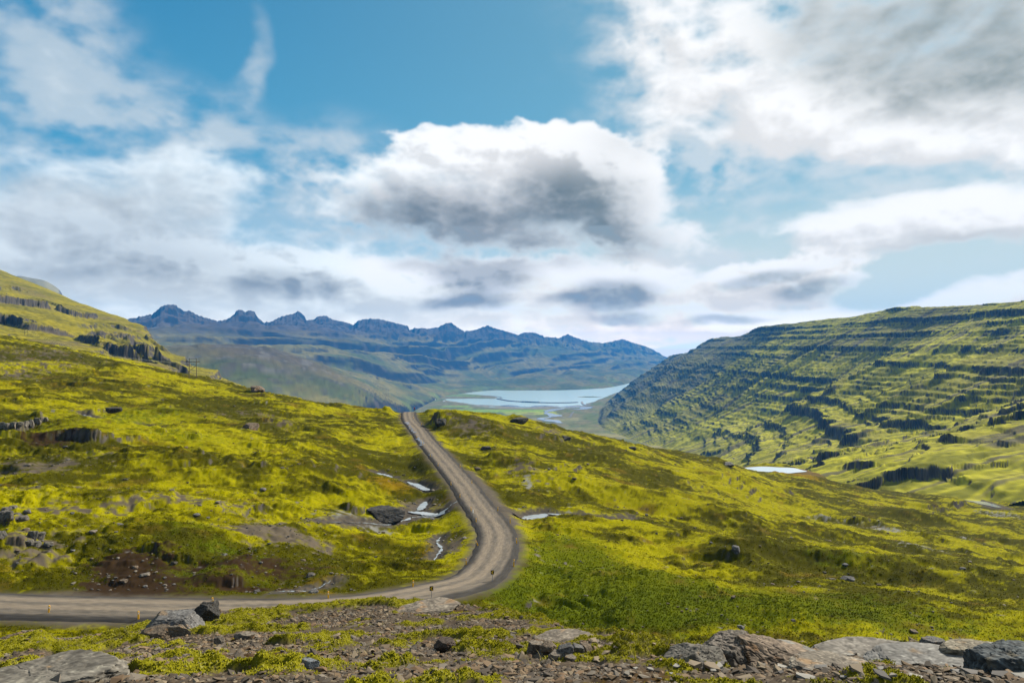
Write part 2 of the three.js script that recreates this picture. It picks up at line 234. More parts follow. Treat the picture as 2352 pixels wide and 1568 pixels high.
// knolls and swells: sheet position, half-lengths in metres, height, turn
const swells = [[985, 974, 5, 4.5, 2.4], [1075, 975, 14, 7, 2.6], [1022, 974, 4, 3.5, 1.4], [1190, 968, 7, 5, 1.9], [905, 950, 5, 5, 1.6], [1840, 1294, 18, 6, 3.9, -12], [1700, 1282, 7, 5, 2.2], [1640, 1195, 27, 8, 4.0, -8], [2230, 1340, 18, 7, 3.4, -14], [2090, 1195, 32, 9, 4.2, -12], [1900, 1240, 30, 7, 2.4, -10], [2300, 1250, 26, 8, 2.6, -12], [870, 1168, 7, 4, 1.4], [840, 1230, 8, 3, 1.2], [330, 1060, 26, 10, 1.6], [1330, 1230, 9, 3, 0.9], [60, 965, 20, 10, 2.0], [600, 1010, 18, 12, 1.0], [870, 1340, 7, 2.5, 0.8], [700, 990, 20, 10, 1.2], [1650, 1065, 8, 8, 3.2], [1960, 1095, 22, 9, 3.4, 0], [1740, 1130, 32, 11, 3.6], [1500, 1100, 28, 11, 3.0], [1330, 1080, 22, 10, 2.2], [420, 1090, 26, 9, 2.0, 10], [650, 1075, 20, 8, 1.6, 12], [180, 1150, 18, 6, 1.5, 8]]
  .map(([X, Y, rx, rz, h, t = 0]) => { const p = onMoor0(X, Y); return { x: p[0], z: p[2], rx, rz, h, c: Math.cos(t / 57.3), s: Math.sin(t / 57.3) }; });
const swell = (x, z) => { let h = 0; for (const b of swells) { const dx = x - b.x, dz = z - b.z; if (Math.abs(dx) > 90 || Math.abs(dz) > 60) continue; const p = (dx * b.c - dz * b.s) / b.rx, q = (dx * b.s + dz * b.c) / b.rz, r = p * p + q * q; if (r < 9) h += b.h * Math.exp(-r * 0.95); } return h; };
const moorScarps = makeScarps([
  [line0([[-70, 1022], [40, 1030], [130, 1032], [175, 1040], [215, 1046]]), 2.6, 1.9, 22, 1.9],
  [line0([[-60, 992], [20, 990], [70, 985], [112, 972]]), 1.8, 0.4, 10, 0.45],
  [line0([[-40, 925], [40, 925], [70, 922]]), 1.2, 0.4, 10, 0.4],
  [line0([[175, 958], [210, 950], [250, 945], [300, 948]]), 1.2, 0.5, 10, 0.5],
  [line0([[775, 1172], [840, 1181], [895, 1187], [926, 1186]]), 1.5, 0.9, 9, 0.8],
  [line0([[200, 1330], [290, 1345], [380, 1350], [480, 1340], [580, 1338]]), 1.2, 0.5, 6, 0.4],
  [line0([[300, 1270], [380, 1290], [440, 1305]]), 0.8, 0.4, 6, 0.4],
  [line0([[-60, 1215], [10, 1215], [40, 1212]]), 1.4, 0.3, 6, 0.4], [line0([[-40, 1262], [20, 1260], [60, 1262]]), 0.9, 0.3, 5, 0.4],
  [line0([[560, 1090], [700, 1120], [790, 1150], [840, 1160]]), 1.0, 0.6, 10, 0.7],
  [line0([[330, 1000], [470, 1015], [620, 1030], [780, 1050]]), 1.0, 0.6, 10, 0.8],
  [line0([[500, 960], [640, 985], [760, 1010]]), 0.9, 0.6, 9, 0.8],
  [line0([[150, 870], [300, 885], [430, 905]]), 1.0, 0.6, 12, 0.9], [line0([[250, 850], [340, 862], [420, 870]]), 1.1, 0.6, 12, 0.9],
  [line0([[1230, 1003], [1300, 1010], [1400, 1022]]), 1.4, 0.6, 9, 0.8], [line0([[1060, 1020], [1120, 1024], [1180, 1030]]), 1.0, 0.5, 8, 0.6],
  [line0([[1500, 1085], [1600, 1110], [1720, 1135], [1880, 1150]]), 1.6, 0.8, 14, 0.9],
  [line0([[1850, 1185], [2000, 1205], [2150, 1250], [2300, 1300]]), 1.2, 0.7, 10, 0.7],
  [line0([[2105, 1170], [2180, 1172], [2235, 1160]]), 3.4, 0.7, 9, 0.6],
  [line0([[1420, 1240], [1540, 1252], [1660, 1240]]), 0.7, 0.6, 8, 0.5],
]);
// streams: [sheet points, half-width m]
const streamDefs = [
  ['pool', [[866, 1084], [884, 1089], [902, 1094]], 0.8], ['pool', [[936, 1106], [960, 1114], [992, 1131]], 1.1], ['pool', [[978, 1150], [969, 1163], [961, 1174]], 0.8],
  ['stream', [[735, 1196], [790, 1194], [840, 1195], [880, 1200], [925, 1192], [960, 1185], [1010, 1183], [1050, 1172]], 1.2],
  ['pool', [[938, 1181], [965, 1180], [990, 1180], [1010, 1181]], 1.2],
  ['pool', [[1178, 1190], [1205, 1187], [1235, 1182], [1254, 1178]], 1.8],
  ['river', [[1258, 1177], [1280, 1179], [1310, 1183], [1335, 1186]], 0.7], ['stream', [[1330, 1186], [1360, 1188], [1400, 1190], [1460, 1189]], 1.3],
  ['stream', [[1012, 1228], [1004, 1242], [1014, 1256], [1006, 1268], [998, 1280]], 0.5],
  ['river', [[2200, 1138], [2222, 1144], [2245, 1150], [2268, 1156], [2296, 1164]], 4.2],
  ['brook', [[190, 950], [212, 958], [226, 966], [240, 972]], 1.3],
  ['brook', [[330, 980], [348, 985], [364, 989]], 1.2],
  ['brook', [[640, 1362], [690, 1356], [730, 1346], [760, 1336]], 0.22],
];
const streams = streamDefs.map(([kind, pts, w]) => { const c = new THREE.CatmullRomCurve3(pts.map(([X, Y]) => new THREE.Vector3(...onMoor0(X, Y))), false, 'centripetal'); const P = c.getSpacedPoints(40); return { kind, w, P, L: segs(P.map((p) => [p.x, p.z])), x0: Math.min(...P.map((p) => p.x)) - 14, x1: Math.max(...P.map((p) => p.x)) + 14, z0: Math.min(...P.map((p) => p.z)) - 14, z1: Math.max(...P.map((p) => p.z)) + 14 }; });
function nearStream(x, z) { let best = 99, w = 1, bi = -1; for (let i = 0; i < streams.length; i++) { const s = streams[i]; if (x < s.x0 || x > s.x1 || z < s.z0 || z > s.z1) continue; const d = Math.abs(nearLine(s.L, x, z)[0]) - s.w; if (d < best) { best = d; w = s.w; bi = i; } } return [best, w, bi]; }
// the tarn on the shelf above the gorge
const tarn = (() => { const p = onMoor0(1770, 1078); return { x: p[0], y: p[1], z: p[2] }; })();
function moorH(x, z, full) {
  const D = -z;
  let h = moor0(x, z) + swell(x, z);
  const [rd, ry] = nearRoad(x, z), ard = Math.abs(rd);
  const [sd] = nearStream(x, z);
  const td = Math.hypot((x - tarn.x) / 26, (z - tarn.z) / 15);
  const calm = sst(3.5, 9, ard) * sst(-0.5, 5, sd) * sst(0.9, 1.5, td);
  // swelling ground, small benches running across the slope, hummocks
  const wx = n2(x / 31 + 5, z / 31), wz = n2(x / 31, z / 31 - 8);
  h += calm * (3.3 * fbm((x + 9 * wx) / 40, (z + 9 * wz) / 26 + 3, 4) + 1.1 * (0.35 - Math.abs(n2((x * 0.8 + z * 0.55) / 15 + wx, (z * 0.8 - x * 0.5) / 40))));
  h += scarpRise(moorScarps, x, z) * sst(4, 10, ard) * sst(-1, 1.5, sd);
  const q = (h + 1.1 * fbm(x / 16, z / 13, 2)) / 1.5, fr = q - Math.floor(q), bench = sst(-0.05, 0.4, n2(x / 24 + 40, z / 20 + 11));
  h += calm * bench * 1.25 * (sst(0, 0.22, fr) - fr) * 0.8;
  if (full !== false) {
    const lumpy = 0.75 + 0.75 * n2(x / 17 - 3, z / 15 + 21);
    const a = n2(x / 2.3 + wx * 2, z / 1.9), b = n2(x / 0.95, z / 0.8 + 30), c = n2(x / 0.42, z / 0.4), e = n2(x / 5.2 + wz * 2, z / 4.1 + 12);
    h += (0.15 + 0.85 * calm) * lumpy * (0.62 * Math.abs(a) + 0.22 * Math.abs(b) + 0.08 * Math.abs(c) + 0.85 * Math.abs(e) - 0.35);
  }
  if (sd < 3) h += sst(2.6, 0.4, sd) * (-0.42 * sst(1.4, -0.4, sd) + 0.30 * Math.max(0, n2(x / 0.85, z / 0.85)) + 0.22 * Math.max(0, n2(x / 0.4 + 9, z / 0.4)));                                          // stream beds
  if (td < 1.7) h = lerp(tarn.y - 0.35, h, sst(0.85, 1.55, td + 0.18 * n2(x / 7, z / 5)));
  if (ard < 13) h = lerp(ry - 0.24, h, sst(3.5, 9 + 1.5 * n2(x / 6, z / 6), ard));
  return h;
}
const onMoor = (X, Y) => hit(X * S, Y * S, (x, z) => moorH(x, z), 48, 620);
// cover: what grows or lies where. [sheet x, y, half-width, half-height, kind, strength]
const COVER = { grass: 0, sedge: 1, gravel: 2, soil: 3, pale: 4 };
const covers = [[330, 1350, 170, 34, 'soil', 0.7], [300, 1300, 110, 28, 'soil', 0.75], [560, 1300, 90, 30, 'soil', 0.5], [700, 1300, 90, 26, 'soil', 0.45], [250, 1365, 60, 20, 'soil', 0.9], [620, 1345, 110, 9, 'soil', 1.0],
  [500, 1272, 60, 18, 'grass', 1.0], [430, 1235, 80, 24, 'grass', 0.5], [470, 1318, 130, 14, 'grass', 0.8], [600, 1290, 30, 12, 'grass', 0.7],
  [1320, 1290, 130, 90, 'grass', 0.95], [1500, 1400, 260, 60, 'grass', 0.7], [1330, 1380, 120, 60, 'grass', 0.8], [1800, 1400, 300, 50, 'grass', 0.45], [1160, 1360, 60, 30, 'grass', 0.9], [1600, 1230, 150, 22, 'grass', 0.35], [1950, 1310, 150, 18, 'grass', 0.4], [2050, 1430, 330, 50, 'grass', 0.55], [1500, 1440, 300, 40, 'grass', 0.5], [1420, 1330, 160, 50, 'grass', 0.5], [2000, 1385, 200, 24, 'grass', 0.4], [960, 955, 30, 12, 'grass', 0.5],
  [300, 965, 110, 28, 'grass', 0.6], [420, 1015, 90, 12, 'grass', 0.6], [330, 830, 60, 14, 'grass', 0.4],
  [905, 1128, 60, 16, 'sedge', 0.9], [200, 870, 150, 26, 'sedge', 0.22], [80, 900, 110, 30, 'sedge', 0.2], [990, 1260, 50, 40, 'sedge', 0.5], [700, 1090, 90, 14, 'sedge', 0.3],
  [600, 1215, 90, 26, 'gravel', 0.7], [700, 1235, 100, 30, 'gravel', 0.55], [80, 1080, 130, 16, 'gravel', 0.75], [60, 1130, 120, 22, 'gravel', 0.5], [200, 1180, 120, 30, 'gravel', 0.45], [90, 1260, 120, 40, 'gravel', 0.5], [380, 1150, 110, 26, 'gravel', 0.4], [540, 1170, 120, 22, 'gravel', 0.4],
  [1200, 1085, 40, 24, 'gravel', 0.6], [1215, 1110, 14, 20, 'pale', 0.6], [1050, 1250, 22, 34, 'gravel', 0.8], [960, 1165, 60, 14, 'gravel', 0.8], [820, 1195, 90, 12, 'pale', 0.7], [1330, 1186, 90, 10, 'pale', 0.5], [1060, 1160, 30, 22, 'gravel', 0.7],
  [2030, 1218, 60, 12, 'pale', 0.8], [2130, 1275, 70, 16, 'pale', 0.5], [2230, 1250, 40, 8, 'pale', 0.7], [1890, 1190, 50, 7, 'pale', 0.5], [2240, 1310, 60, 14, 'pale', 0.4],
  [2320, 1142, 70, 22, 'pale', 1.1], [2290, 1180, 60, 12, 'pale', 0.5], [1830, 1090, 50, 12, 'sedge', 0.9], [1780, 1080, 80, 14, 'sedge', 0.5], [2130, 1165, 40, 12, 'soil', 0.7],
  [1080, 985, 60, 18, 'gravel', 0.55], [1270, 992, 50, 10, 'gravel', 0.5], [560, 955, 90, 14, 'gravel', 0.4], [640, 985, 60, 10, 'gravel', 0.4], [1700, 1165, 120, 12, 'soil', 0.3], [1440, 1175, 70, 10, 'soil', 0.4], [1480, 1310, 60, 14, 'soil', 0.3], [1400, 1318, 30, 10, 'soil', 0.4], [130, 1035, 90, 8, 'soil', 0.8], [20, 820, 120, 16, 'gravel', 0.45], [60, 855, 60, 12, 'gravel', 0.4]]
  .map(([X, Y, rx, ry, k, a]) => { const p = onMoor0(X, Y), D = -p[2], h = Math.max(8, EYE - p[1]); return { x: p[0], z: p[2], rx: rx * S * D / F, rz: Math.min(ry * S * D * D / (F * h), 90), k: COVER[k], a }; });
function coverAt(x, z) { const o = [0, 0, 0, 0, 0]; for (const b of covers) { const p = (x - b.x) / b.rx, q = (z - b.z) / b.rz, r = p * p + q * q; if (r < 5) o[b.k] += b.a * Math.exp(-r); } return o; }
const C = { moss: [0.168, 0.152, 0.0004], mossPale: [0.262, 0.240, 0.0010], olive: [0.036, 0.034, 0.0005], grass: [0.052, 0.066, 0.0012], sedge: [0.120, 0.070, 0.002], gravel: [0.066, 0.053, 0.038], soil: [0.022, 0.013, 0.006], pale: [0.130, 0.127, 0.120], rock: [0.066, 0.057, 0.047], darkRock: [0.034, 0.031, 0.028] };
function moorColour(x, y, z, up) {
  const cv = coverAt(x, z), D = -z, p = fbm(x / 11, z / 8, 3), m = fbm(x / 2.6 + 20, z / 2.0, 3), f = n2(x / 0.55, z / 0.45), ff = n2(x / 1.1 + 7, z / 0.9 - 5), lg = fbm(x / 60 + 2, z / 45, 2);
  const bright = sst(-40, -150, x) * 0.16 * sst(260, 120, D);
  let c = mix3(C.olive, C.moss, sst(-0.30, 0.34, p * 1.25 + m * 0.62 + 0.17 * f + 0.12 * ff + bright + lg * 1.4 - 0.07));  // besides moss variety, broad olive zones paint shaded hollows into the ground colour
  c = mix3(c, C.mossPale, 0.55 * sst(0.25, 0.6, m + 0.3 * f + 0.3 * p + bright));
  c = mix3(c, [0.020, 0.015, 0.004], 0.5 * sst(0.30, 0.52, n2(x / 0.8 + 50, z / 0.75) * 0.75 + 0.35 * n2(x / 3.1, z / 2.6 + 70) - 0.25 * p + 0.15 * f));
  c = mix3(c, C.grass, 0.85 * sst(0.2, 0.85, cv[0] + 0.8 * m + 0.45 * p + 0.35 * f + 0.25 * ff));
  c = mix3(c, C.sedge, 0.8 * sst(0.3, 0.75, cv[1] + 0.5 * m + 0.3 * f + 0.25 * lg));
  c = mix3(c, [0.085, 0.055, 0.006], 0.75 * sst(0.18, 0.5, fbm(x / 9 + 31, z / 7 - 12, 3) + 0.25 * m + 0.15 * f));
  c = mix3(c, C.gravel, sst(0.42, 0.62, 0.75 * cv[2] + 0.62 * m + 0.42 * p + 0.22 * ff + 0.11));
  c = mix3(c, C.soil, sst(0.36, 0.58, cv[3] + 0.6 * m + 0.2 * p + 0.3 * f));
  c = mix3(c, C.pale, 0.9 * sst(0.38, 0.6, cv[4] + 0.65 * m + 0.35 * ff));
  const [rd, , ri] = nearRoad(x, z), ard = Math.abs(rd);
  if (ard < 12) { const verge = 3.8 + 0.8 * n2(ri / 9, rd > 0 ? 3 : 9) + (rd > 0 && ri > 120 && ri < 190 ? 1.6 : 0); c = mix3(mix3(C.gravel, C.rock, 0.5 + 0.5 * ff), c, sst(verge - 0.9, verge + 1.3, ard + 0.9 * m + 0.5 * f)); }
  const [sd, sw] = nearStream(x, z); if (sd < 4) c = mix3(mix3(C.gravel, C.darkRock, clamp(0.5 + ff)), c, sst(0.4, 1.6 + sw * 0.6, sd + 1.6 * m + 0.7 * f));
  const td = Math.hypot((x - tarn.x) / 26, (z - tarn.z) / 15); if (td < 1.6) c = mix3(mix3(C.sedge, C.gravel, 0.55), c, sst(1.1, 1.5, td + 0.3 * m));
  c = mix3(c, mix3(C.rock, C.darkRock, clamp(0.45 + 0.9 * n2((x + z) / 0.9, y / 0.35) + 0.4 * f)), sst(0.66, 0.52, up + 0.2 * m + 0.1 * f));
  const k = 1 + 0.14 * f + 0.10 * ff;
  return mul3(c, k);
}
const MOOR_NC = 860, MOOR_NR = 560, MOOR_D0 = 46, MOOR_D1 = 600;
const moor = sheet('moorland', MOOR_NC, MOOR_NR, (i, j) => {
  const px = lerp(-62, 1086, i / (MOOR_NC - 1)), D = MOOR_D0 * Math.pow(MOOR_D1 / MOOR_D0, j / (MOOR_NR - 1)), x = uOf(px) * D;
  return [x, moorH(x, -D), -D];
}, moorColour, null, [0.55, 1.5, 0.62]);

// ------------------------------------------------------------------ the gravel road
{
  const n = roadPts.length, prof = [[-4.1, -0.62], [-3.05, -0.10], [-2.8, -0.03], [-2.6, 0.03], [-1.9, 0.045], [-1.2, 0.075], [-0.6, 0.09], [0, 0.10], [0.6, 0.09], [1.2, 0.075], [1.9, 0.045], [2.6, 0.03], [2.8, -0.03], [3.05, -0.10], [4.1, -0.62]];
  const fine = []; for (let i = 0; i + 1 < prof.length; i++) for (let k = 0; k < 4; k++) fine.push([lerp(prof[i][0], prof[i + 1][0], k / 4), lerp(prof[i][1], prof[i + 1][1], k / 4)]); fine.push(prof[prof.length - 1]);
  const RP = roadCurve.getSpacedPoints(640), tint = new Map();
  const road = sheet('gravel_road', RP.length, fine.length, (i, j) => {
    const p = RP[i], q = RP[Math.min(i + 1, RP.length - 1)], o = RP[Math.max(i - 1, 0)], tx = q.x - o.x, tz = q.z - o.z, l = Math.hypot(tx, tz), w = fine[j][0] + (Math.abs(fine[j][0]) > 3.1 ? 0.35 * n2(i / 7, j) : 0);
    const x = p.x - tz / l * w, z = p.z + tx / l * w;
    return [x, p.y + fine[j][1] + 0.02 * n2(x / 0.9, z / 0.9) + 0.015 * n2(x / 0.35, z / 0.35), z];
  }, (x, y, z, up, i, j) => {
    const w = fine[j][0], s = i * 0.775, a = Math.abs(w), f = n2(x / 0.5, z / 0.5), m = fbm(s / 6, w / 1.1, 3);
    const tan = [0.140, 0.114, 0.086], grey = [0.080, 0.070, 0.058], dark = [0.036, 0.033, 0.030];
    // wheel tracks packed to a paler crust, loose darker gravel between and along the edges
    const off = w + 0.5 + 0.35 * n2(s / 40, 1), tr = Math.exp(-(((Math.abs(off) - 0.95) / 0.55) ** 2)), tr2 = Math.exp(-(((off - 2.6) / 0.4) ** 2));
    let c = mix3(grey, tan, clamp(-0.08 + 1.25 * tr + 0.5 * tr2 + 0.75 * m + 0.3 * f + 0.2 * sst(3, 1, a)));
    c = mix3(c, dark, 0.55 * sst(0.3, 0.5, fbm(s / 2.2 + 40, w / 0.5, 3) + 0.15 * f));
    c = mix3(c, dark, sst(1.95, 2.7, a + 0.7 * m + 0.25 * f));
    c = mix3(c, C.gravel, 0.5 * sst(4.2, 5.2, a + 0.5 * m));
    return mul3(c, 1 + 0.13 * f + 0.25 * n2(s / 3, w / 0.16));
  });
}

// ------------------------------------------------------------------ valley floor and fjord
const floorD = pchip([[1200, 128], [1500, 102], [1800, 80], [2350, 38], [2700, 20], [3000, 9], [3600, 3.6], [4050, 1.6], [4300, 1.2], [5000, 1.5], [6500, 2.5], [9000, 4]]);
const shoreD = pchip([[440, 4720], [455, 4560], [470, 4360], [495, 4230], [520, 4180], [560, 4160], [582, 4300], [596, 4650], [606, 5000], [618, 5500], [628, 5620], [640, 5900], [700, 7600]]);
function floorH(x, z) {
  const D = -z, px = 512 + F * x / D, n = fbm(x / 160, z / 160, 3);
  let y = floorD(D) + 1.2 * n2(x / 90, z / 90) * sst(3900, 3000, D) + 4 * n2(x / 300, z / 300) * sst(2900, 1700, D);
  const ds = shoreD(clamp(px, 440, 700)), wet = sst(-40, 60, D - ds + 90 * n) * sst(444, 449, px + 2 * n);
  const spit = sst(4740, 4840, D + 60 * n) * sst(504, 494, px + 6 * n + 34 * sst(5000, 5400, D)) + sst(0, 0.5, 1 - Math.hypot((px - 590) / 20, (D - 4990) / 75));
  y = lerp(y, -4, wet * (1 - clamp(spit)));
  // tidal flats: bars and channels close to the level of the sea
  const flat = Math.exp(-(((D - ds + 20) / 190) ** 2)) * sst(462, 490, px) * sst(596, 585, px);
  y = lerp(y, 0.05 + 1.1 * fbm(x / 70 + n, z / 150, 4), flat);
  return y;
}
function floorColour(x, y, z) {
  const D = -z, px = 512 + F * x / D, n = fbm(x / 120, z / 200, 4), m = n2(x / 25, z / 60), w = n2(x / 400, z / 300);
  let c = mix3([0.155, 0.135, 0.062], [0.105, 0.125, 0.040], sst(-0.25, 0.25, n + 0.3 * w));
  const field = (p0, p1, d0, d1, slant) => 0.8 * sst(0, 3, px - p0 - slant * (D - d0) / 300) * sst(0, 3, p1 + slant * (D - d0) / 300 - px) * sst(0, 40, D - d0) * sst(0, 40, d1 - D);
  c = mix3(c, [0.27, 0.33, 0.035], field(433, 486, 3500, 3720, 6));
  c = mix3(c, [0.19, 0.30, 0.045], field(452, 548, 3740, 3960, 6));
  c = mix3(c, [0.30, 0.34, 0.05], field(505, 560, 3600, 3830, -6) * sst(-0.4, 0.1, n));
  c = mix3(c, [0.24, 0.30, 0.05], field(486, 540, 2980, 3210, 5));
  c = mix3(c, [0.18, 0.27, 0.05], field(440, 470, 4080, 4240, 4) + field(462, 474, 3970, 4080, 0));
  c = mix3(c, [0.25, 0.22, 0.10], field(440, 580, 3260, 3480, 2) * 0.8);
  c = mix3(c, [0.16, 0.24, 0.06], field(430, 482, 5000, 5500, 3) * 0.8);
  c = mix3(c, [0.24, 0.21, 0.085], sst(0.0, 0.3, w + n * 0.5) * sst(3200, 2700, D) * 0.8);
  c = mix3(c, [0.20, 0.19, 0.16], sst(1.3, 0.5, y) * 0.8);
  c = mix3(c, [0.10, 0.092, 0.082], sst(0.35, 0.55, n + 0.35 * m) * 0.7);
  return mul3(c, 0.74 * (1 + 0.3 * m + 0.25 * n2(x / 9, z / 30)));
}
sheet('valley_floor', 300, 240, (i, j) => { const px = lerp(190, 800, i / 299), D = 1250 * Math.pow(8200 / 1250, j / 239), x = uOf(px) * D; return [x, floorH(x, -D), -D]; }, floorColour);
const waterMat = (rough, col) => new THREE.MeshPhysicalMaterial({ color: new THREE.Color().setRGB(...col), roughness: rough, ior: 1.33, specularIntensity: 1, name: 'water' });
{
  const g = new THREE.PlaneGeometry(16000, 13500, 1, 1).rotateX(-Math.PI / 2).translate(1500, 0, -3700 - 6750);
  const m = new THREE.Mesh(g, waterMat(0.16, [0.36, 0.47, 0.47])); m.name = 'fjord_water'; m.userData = { kind: 'structure' }; m.receiveShadow = true; scene.add(m);
}

// ------------------------------------------------------------------ the mountain range across the fjord
const crestPts = [[230, 745], [270, 742], [305, 733], [330, 724], [350, 720], [365, 708], [372, 701], [388, 698], [404, 699], [410, 705], [425, 714], [437, 712], [446, 719], [470, 728], [500, 736], [520, 733], [537, 722], [543, 712], [553, 709], [562, 715], [575, 711], [586, 716], [592, 728], [606, 740], [625, 737], [640, 728], [660, 722], [672, 720], [685, 713], [698, 722], [704, 735], [722, 732], [730, 725], [750, 724], [765, 733], [795, 739], [812, 745], [823, 735], [840, 731], [870, 731], [890, 736], [915, 742], [938, 748], [940, 757], [953, 752], [980, 754], [1008, 750], [1022, 742], [1036, 739], [1050, 750], [1066, 760], [1090, 757], [1112, 749], [1121, 746], [1135, 752], [1160, 759], [1190, 768], [1205, 762], [1230, 763], [1250, 772], [1285, 775], [1303, 766], [1325, 775], [1350, 783], [1385, 787], [1415, 781], [1430, 777], [1450, 785], [1480, 793], [1500, 802], [1520, 814], [1536, 822], [1560, 834], [1600, 858], [1650, 890]];
const crest = (px) => { const X = px / S; let i = 0; while (i < crestPts.length - 2 && X > crestPts[i + 1][0]) i++; const [a, b] = [crestPts[i], crestPts[i + 1]], t = clamp((X - a[0]) / (b[0] - a[0])); return (a[1] + (b[1] - a[1]) * t) * S + 0.9 * n2(px / 2.6, 3) + 0.7 * n2(px / 1.1, 8); };
const crestD = pchip([[100, 5200], [150, 5500], [200, 6000], [250, 6400], [300, 7000], [350, 7600], [400, 8100], [450, 8600], [500, 9200], [550, 9900], [600, 10800], [640, 11800], [668, 12800], [720, 14500]]);
const flank = table([                                                      // below the crest: share of the way down (0 crest .. 1 foot) -> sheet row
  [100, [[0, 318], [0.15, 331], [0.35, 345], [0.55, 356], [0.75, 370], [0.9, 384], [1, 405]]],
  [150, [[0, 317], [0.15, 331], [0.35, 345], [0.55, 357], [0.75, 371], [0.9, 386], [1, 410]]],
  [200, [[0, 314], [0.15, 330], [0.35, 344], [0.55, 358], [0.75, 374], [0.9, 390], [1, 415]]],
  [250, [[0, 314], [0.15, 333], [0.35, 348], [0.55, 361], [0.75, 378], [0.9, 395], [1, 420]]],
  [300, [[0, 313], [0.15, 335], [0.35, 351], [0.55, 365], [0.75, 384], [0.9, 401], [0.96, 411], [1, 424]]],
  [350, [[0, 320], [0.15, 339], [0.35, 356], [0.55, 371], [0.75, 388], [0.9, 403], [0.96, 411], [1, 424]]],
  [400, [[0, 324], [0.15, 341], [0.35, 360], [0.55, 377], [0.75, 391], [0.9, 403.5], [0.96, 411], [1, 424]]],
  [425, [[0, 324], [0.15, 342], [0.35, 361.5], [0.55, 377.5], [0.75, 389], [0.9, 397.5], [0.96, 404], [1, 414]]],
  [450, [[0, 323], [0.15, 343], [0.35, 363], [0.55, 378], [0.75, 386], [0.9, 391.3], [1, 398]]],
  [500, [[0, 328], [0.15, 346], [0.35, 365], [0.55, 377], [0.75, 383.2], [0.9, 387.4], [1, 393]]],
  [550, [[0, 336], [0.15, 350], [0.35, 367], [0.55, 376], [0.75, 382], [0.9, 386.8], [1, 392.8]]],
  [600, [[0, 342], [0.15, 354], [0.35, 368], [0.55, 374.8], [0.75, 380.6], [0.9, 385.4], [1, 391.5]]],
  [640, [[0, 344], [0.15, 357], [0.35, 368], [0.55, 372], [0.75, 376.8], [0.9, 381.5], [1, 387]]],
  [668, [[0, 357], [0.15, 362], [0.35, 368], [0.55, 371], [0.75, 373], [0.9, 376], [1, 382]]],
  [720, [[0, 390], [0.15, 390], [0.35, 390], [0.55, 390], [0.75, 390], [0.9, 390], [1, 390]]],
]);
const footD = pchip([[100, 1700], [200, 1800], [250, 1900], [300, 2050], [350, 2350], [400, 3300], [425, 4100], [450, 5000], [500, 5600], [550, 5600], [600, 5800], [640, 6900], [668, 8600], [720, 10000]]);
const RANGE_NC = 720, RANGE_NR = 170, crestRow = new Float32Array(RANGE_NC);
const hump = { x: uOf(262) * 3100, z: -3100 };
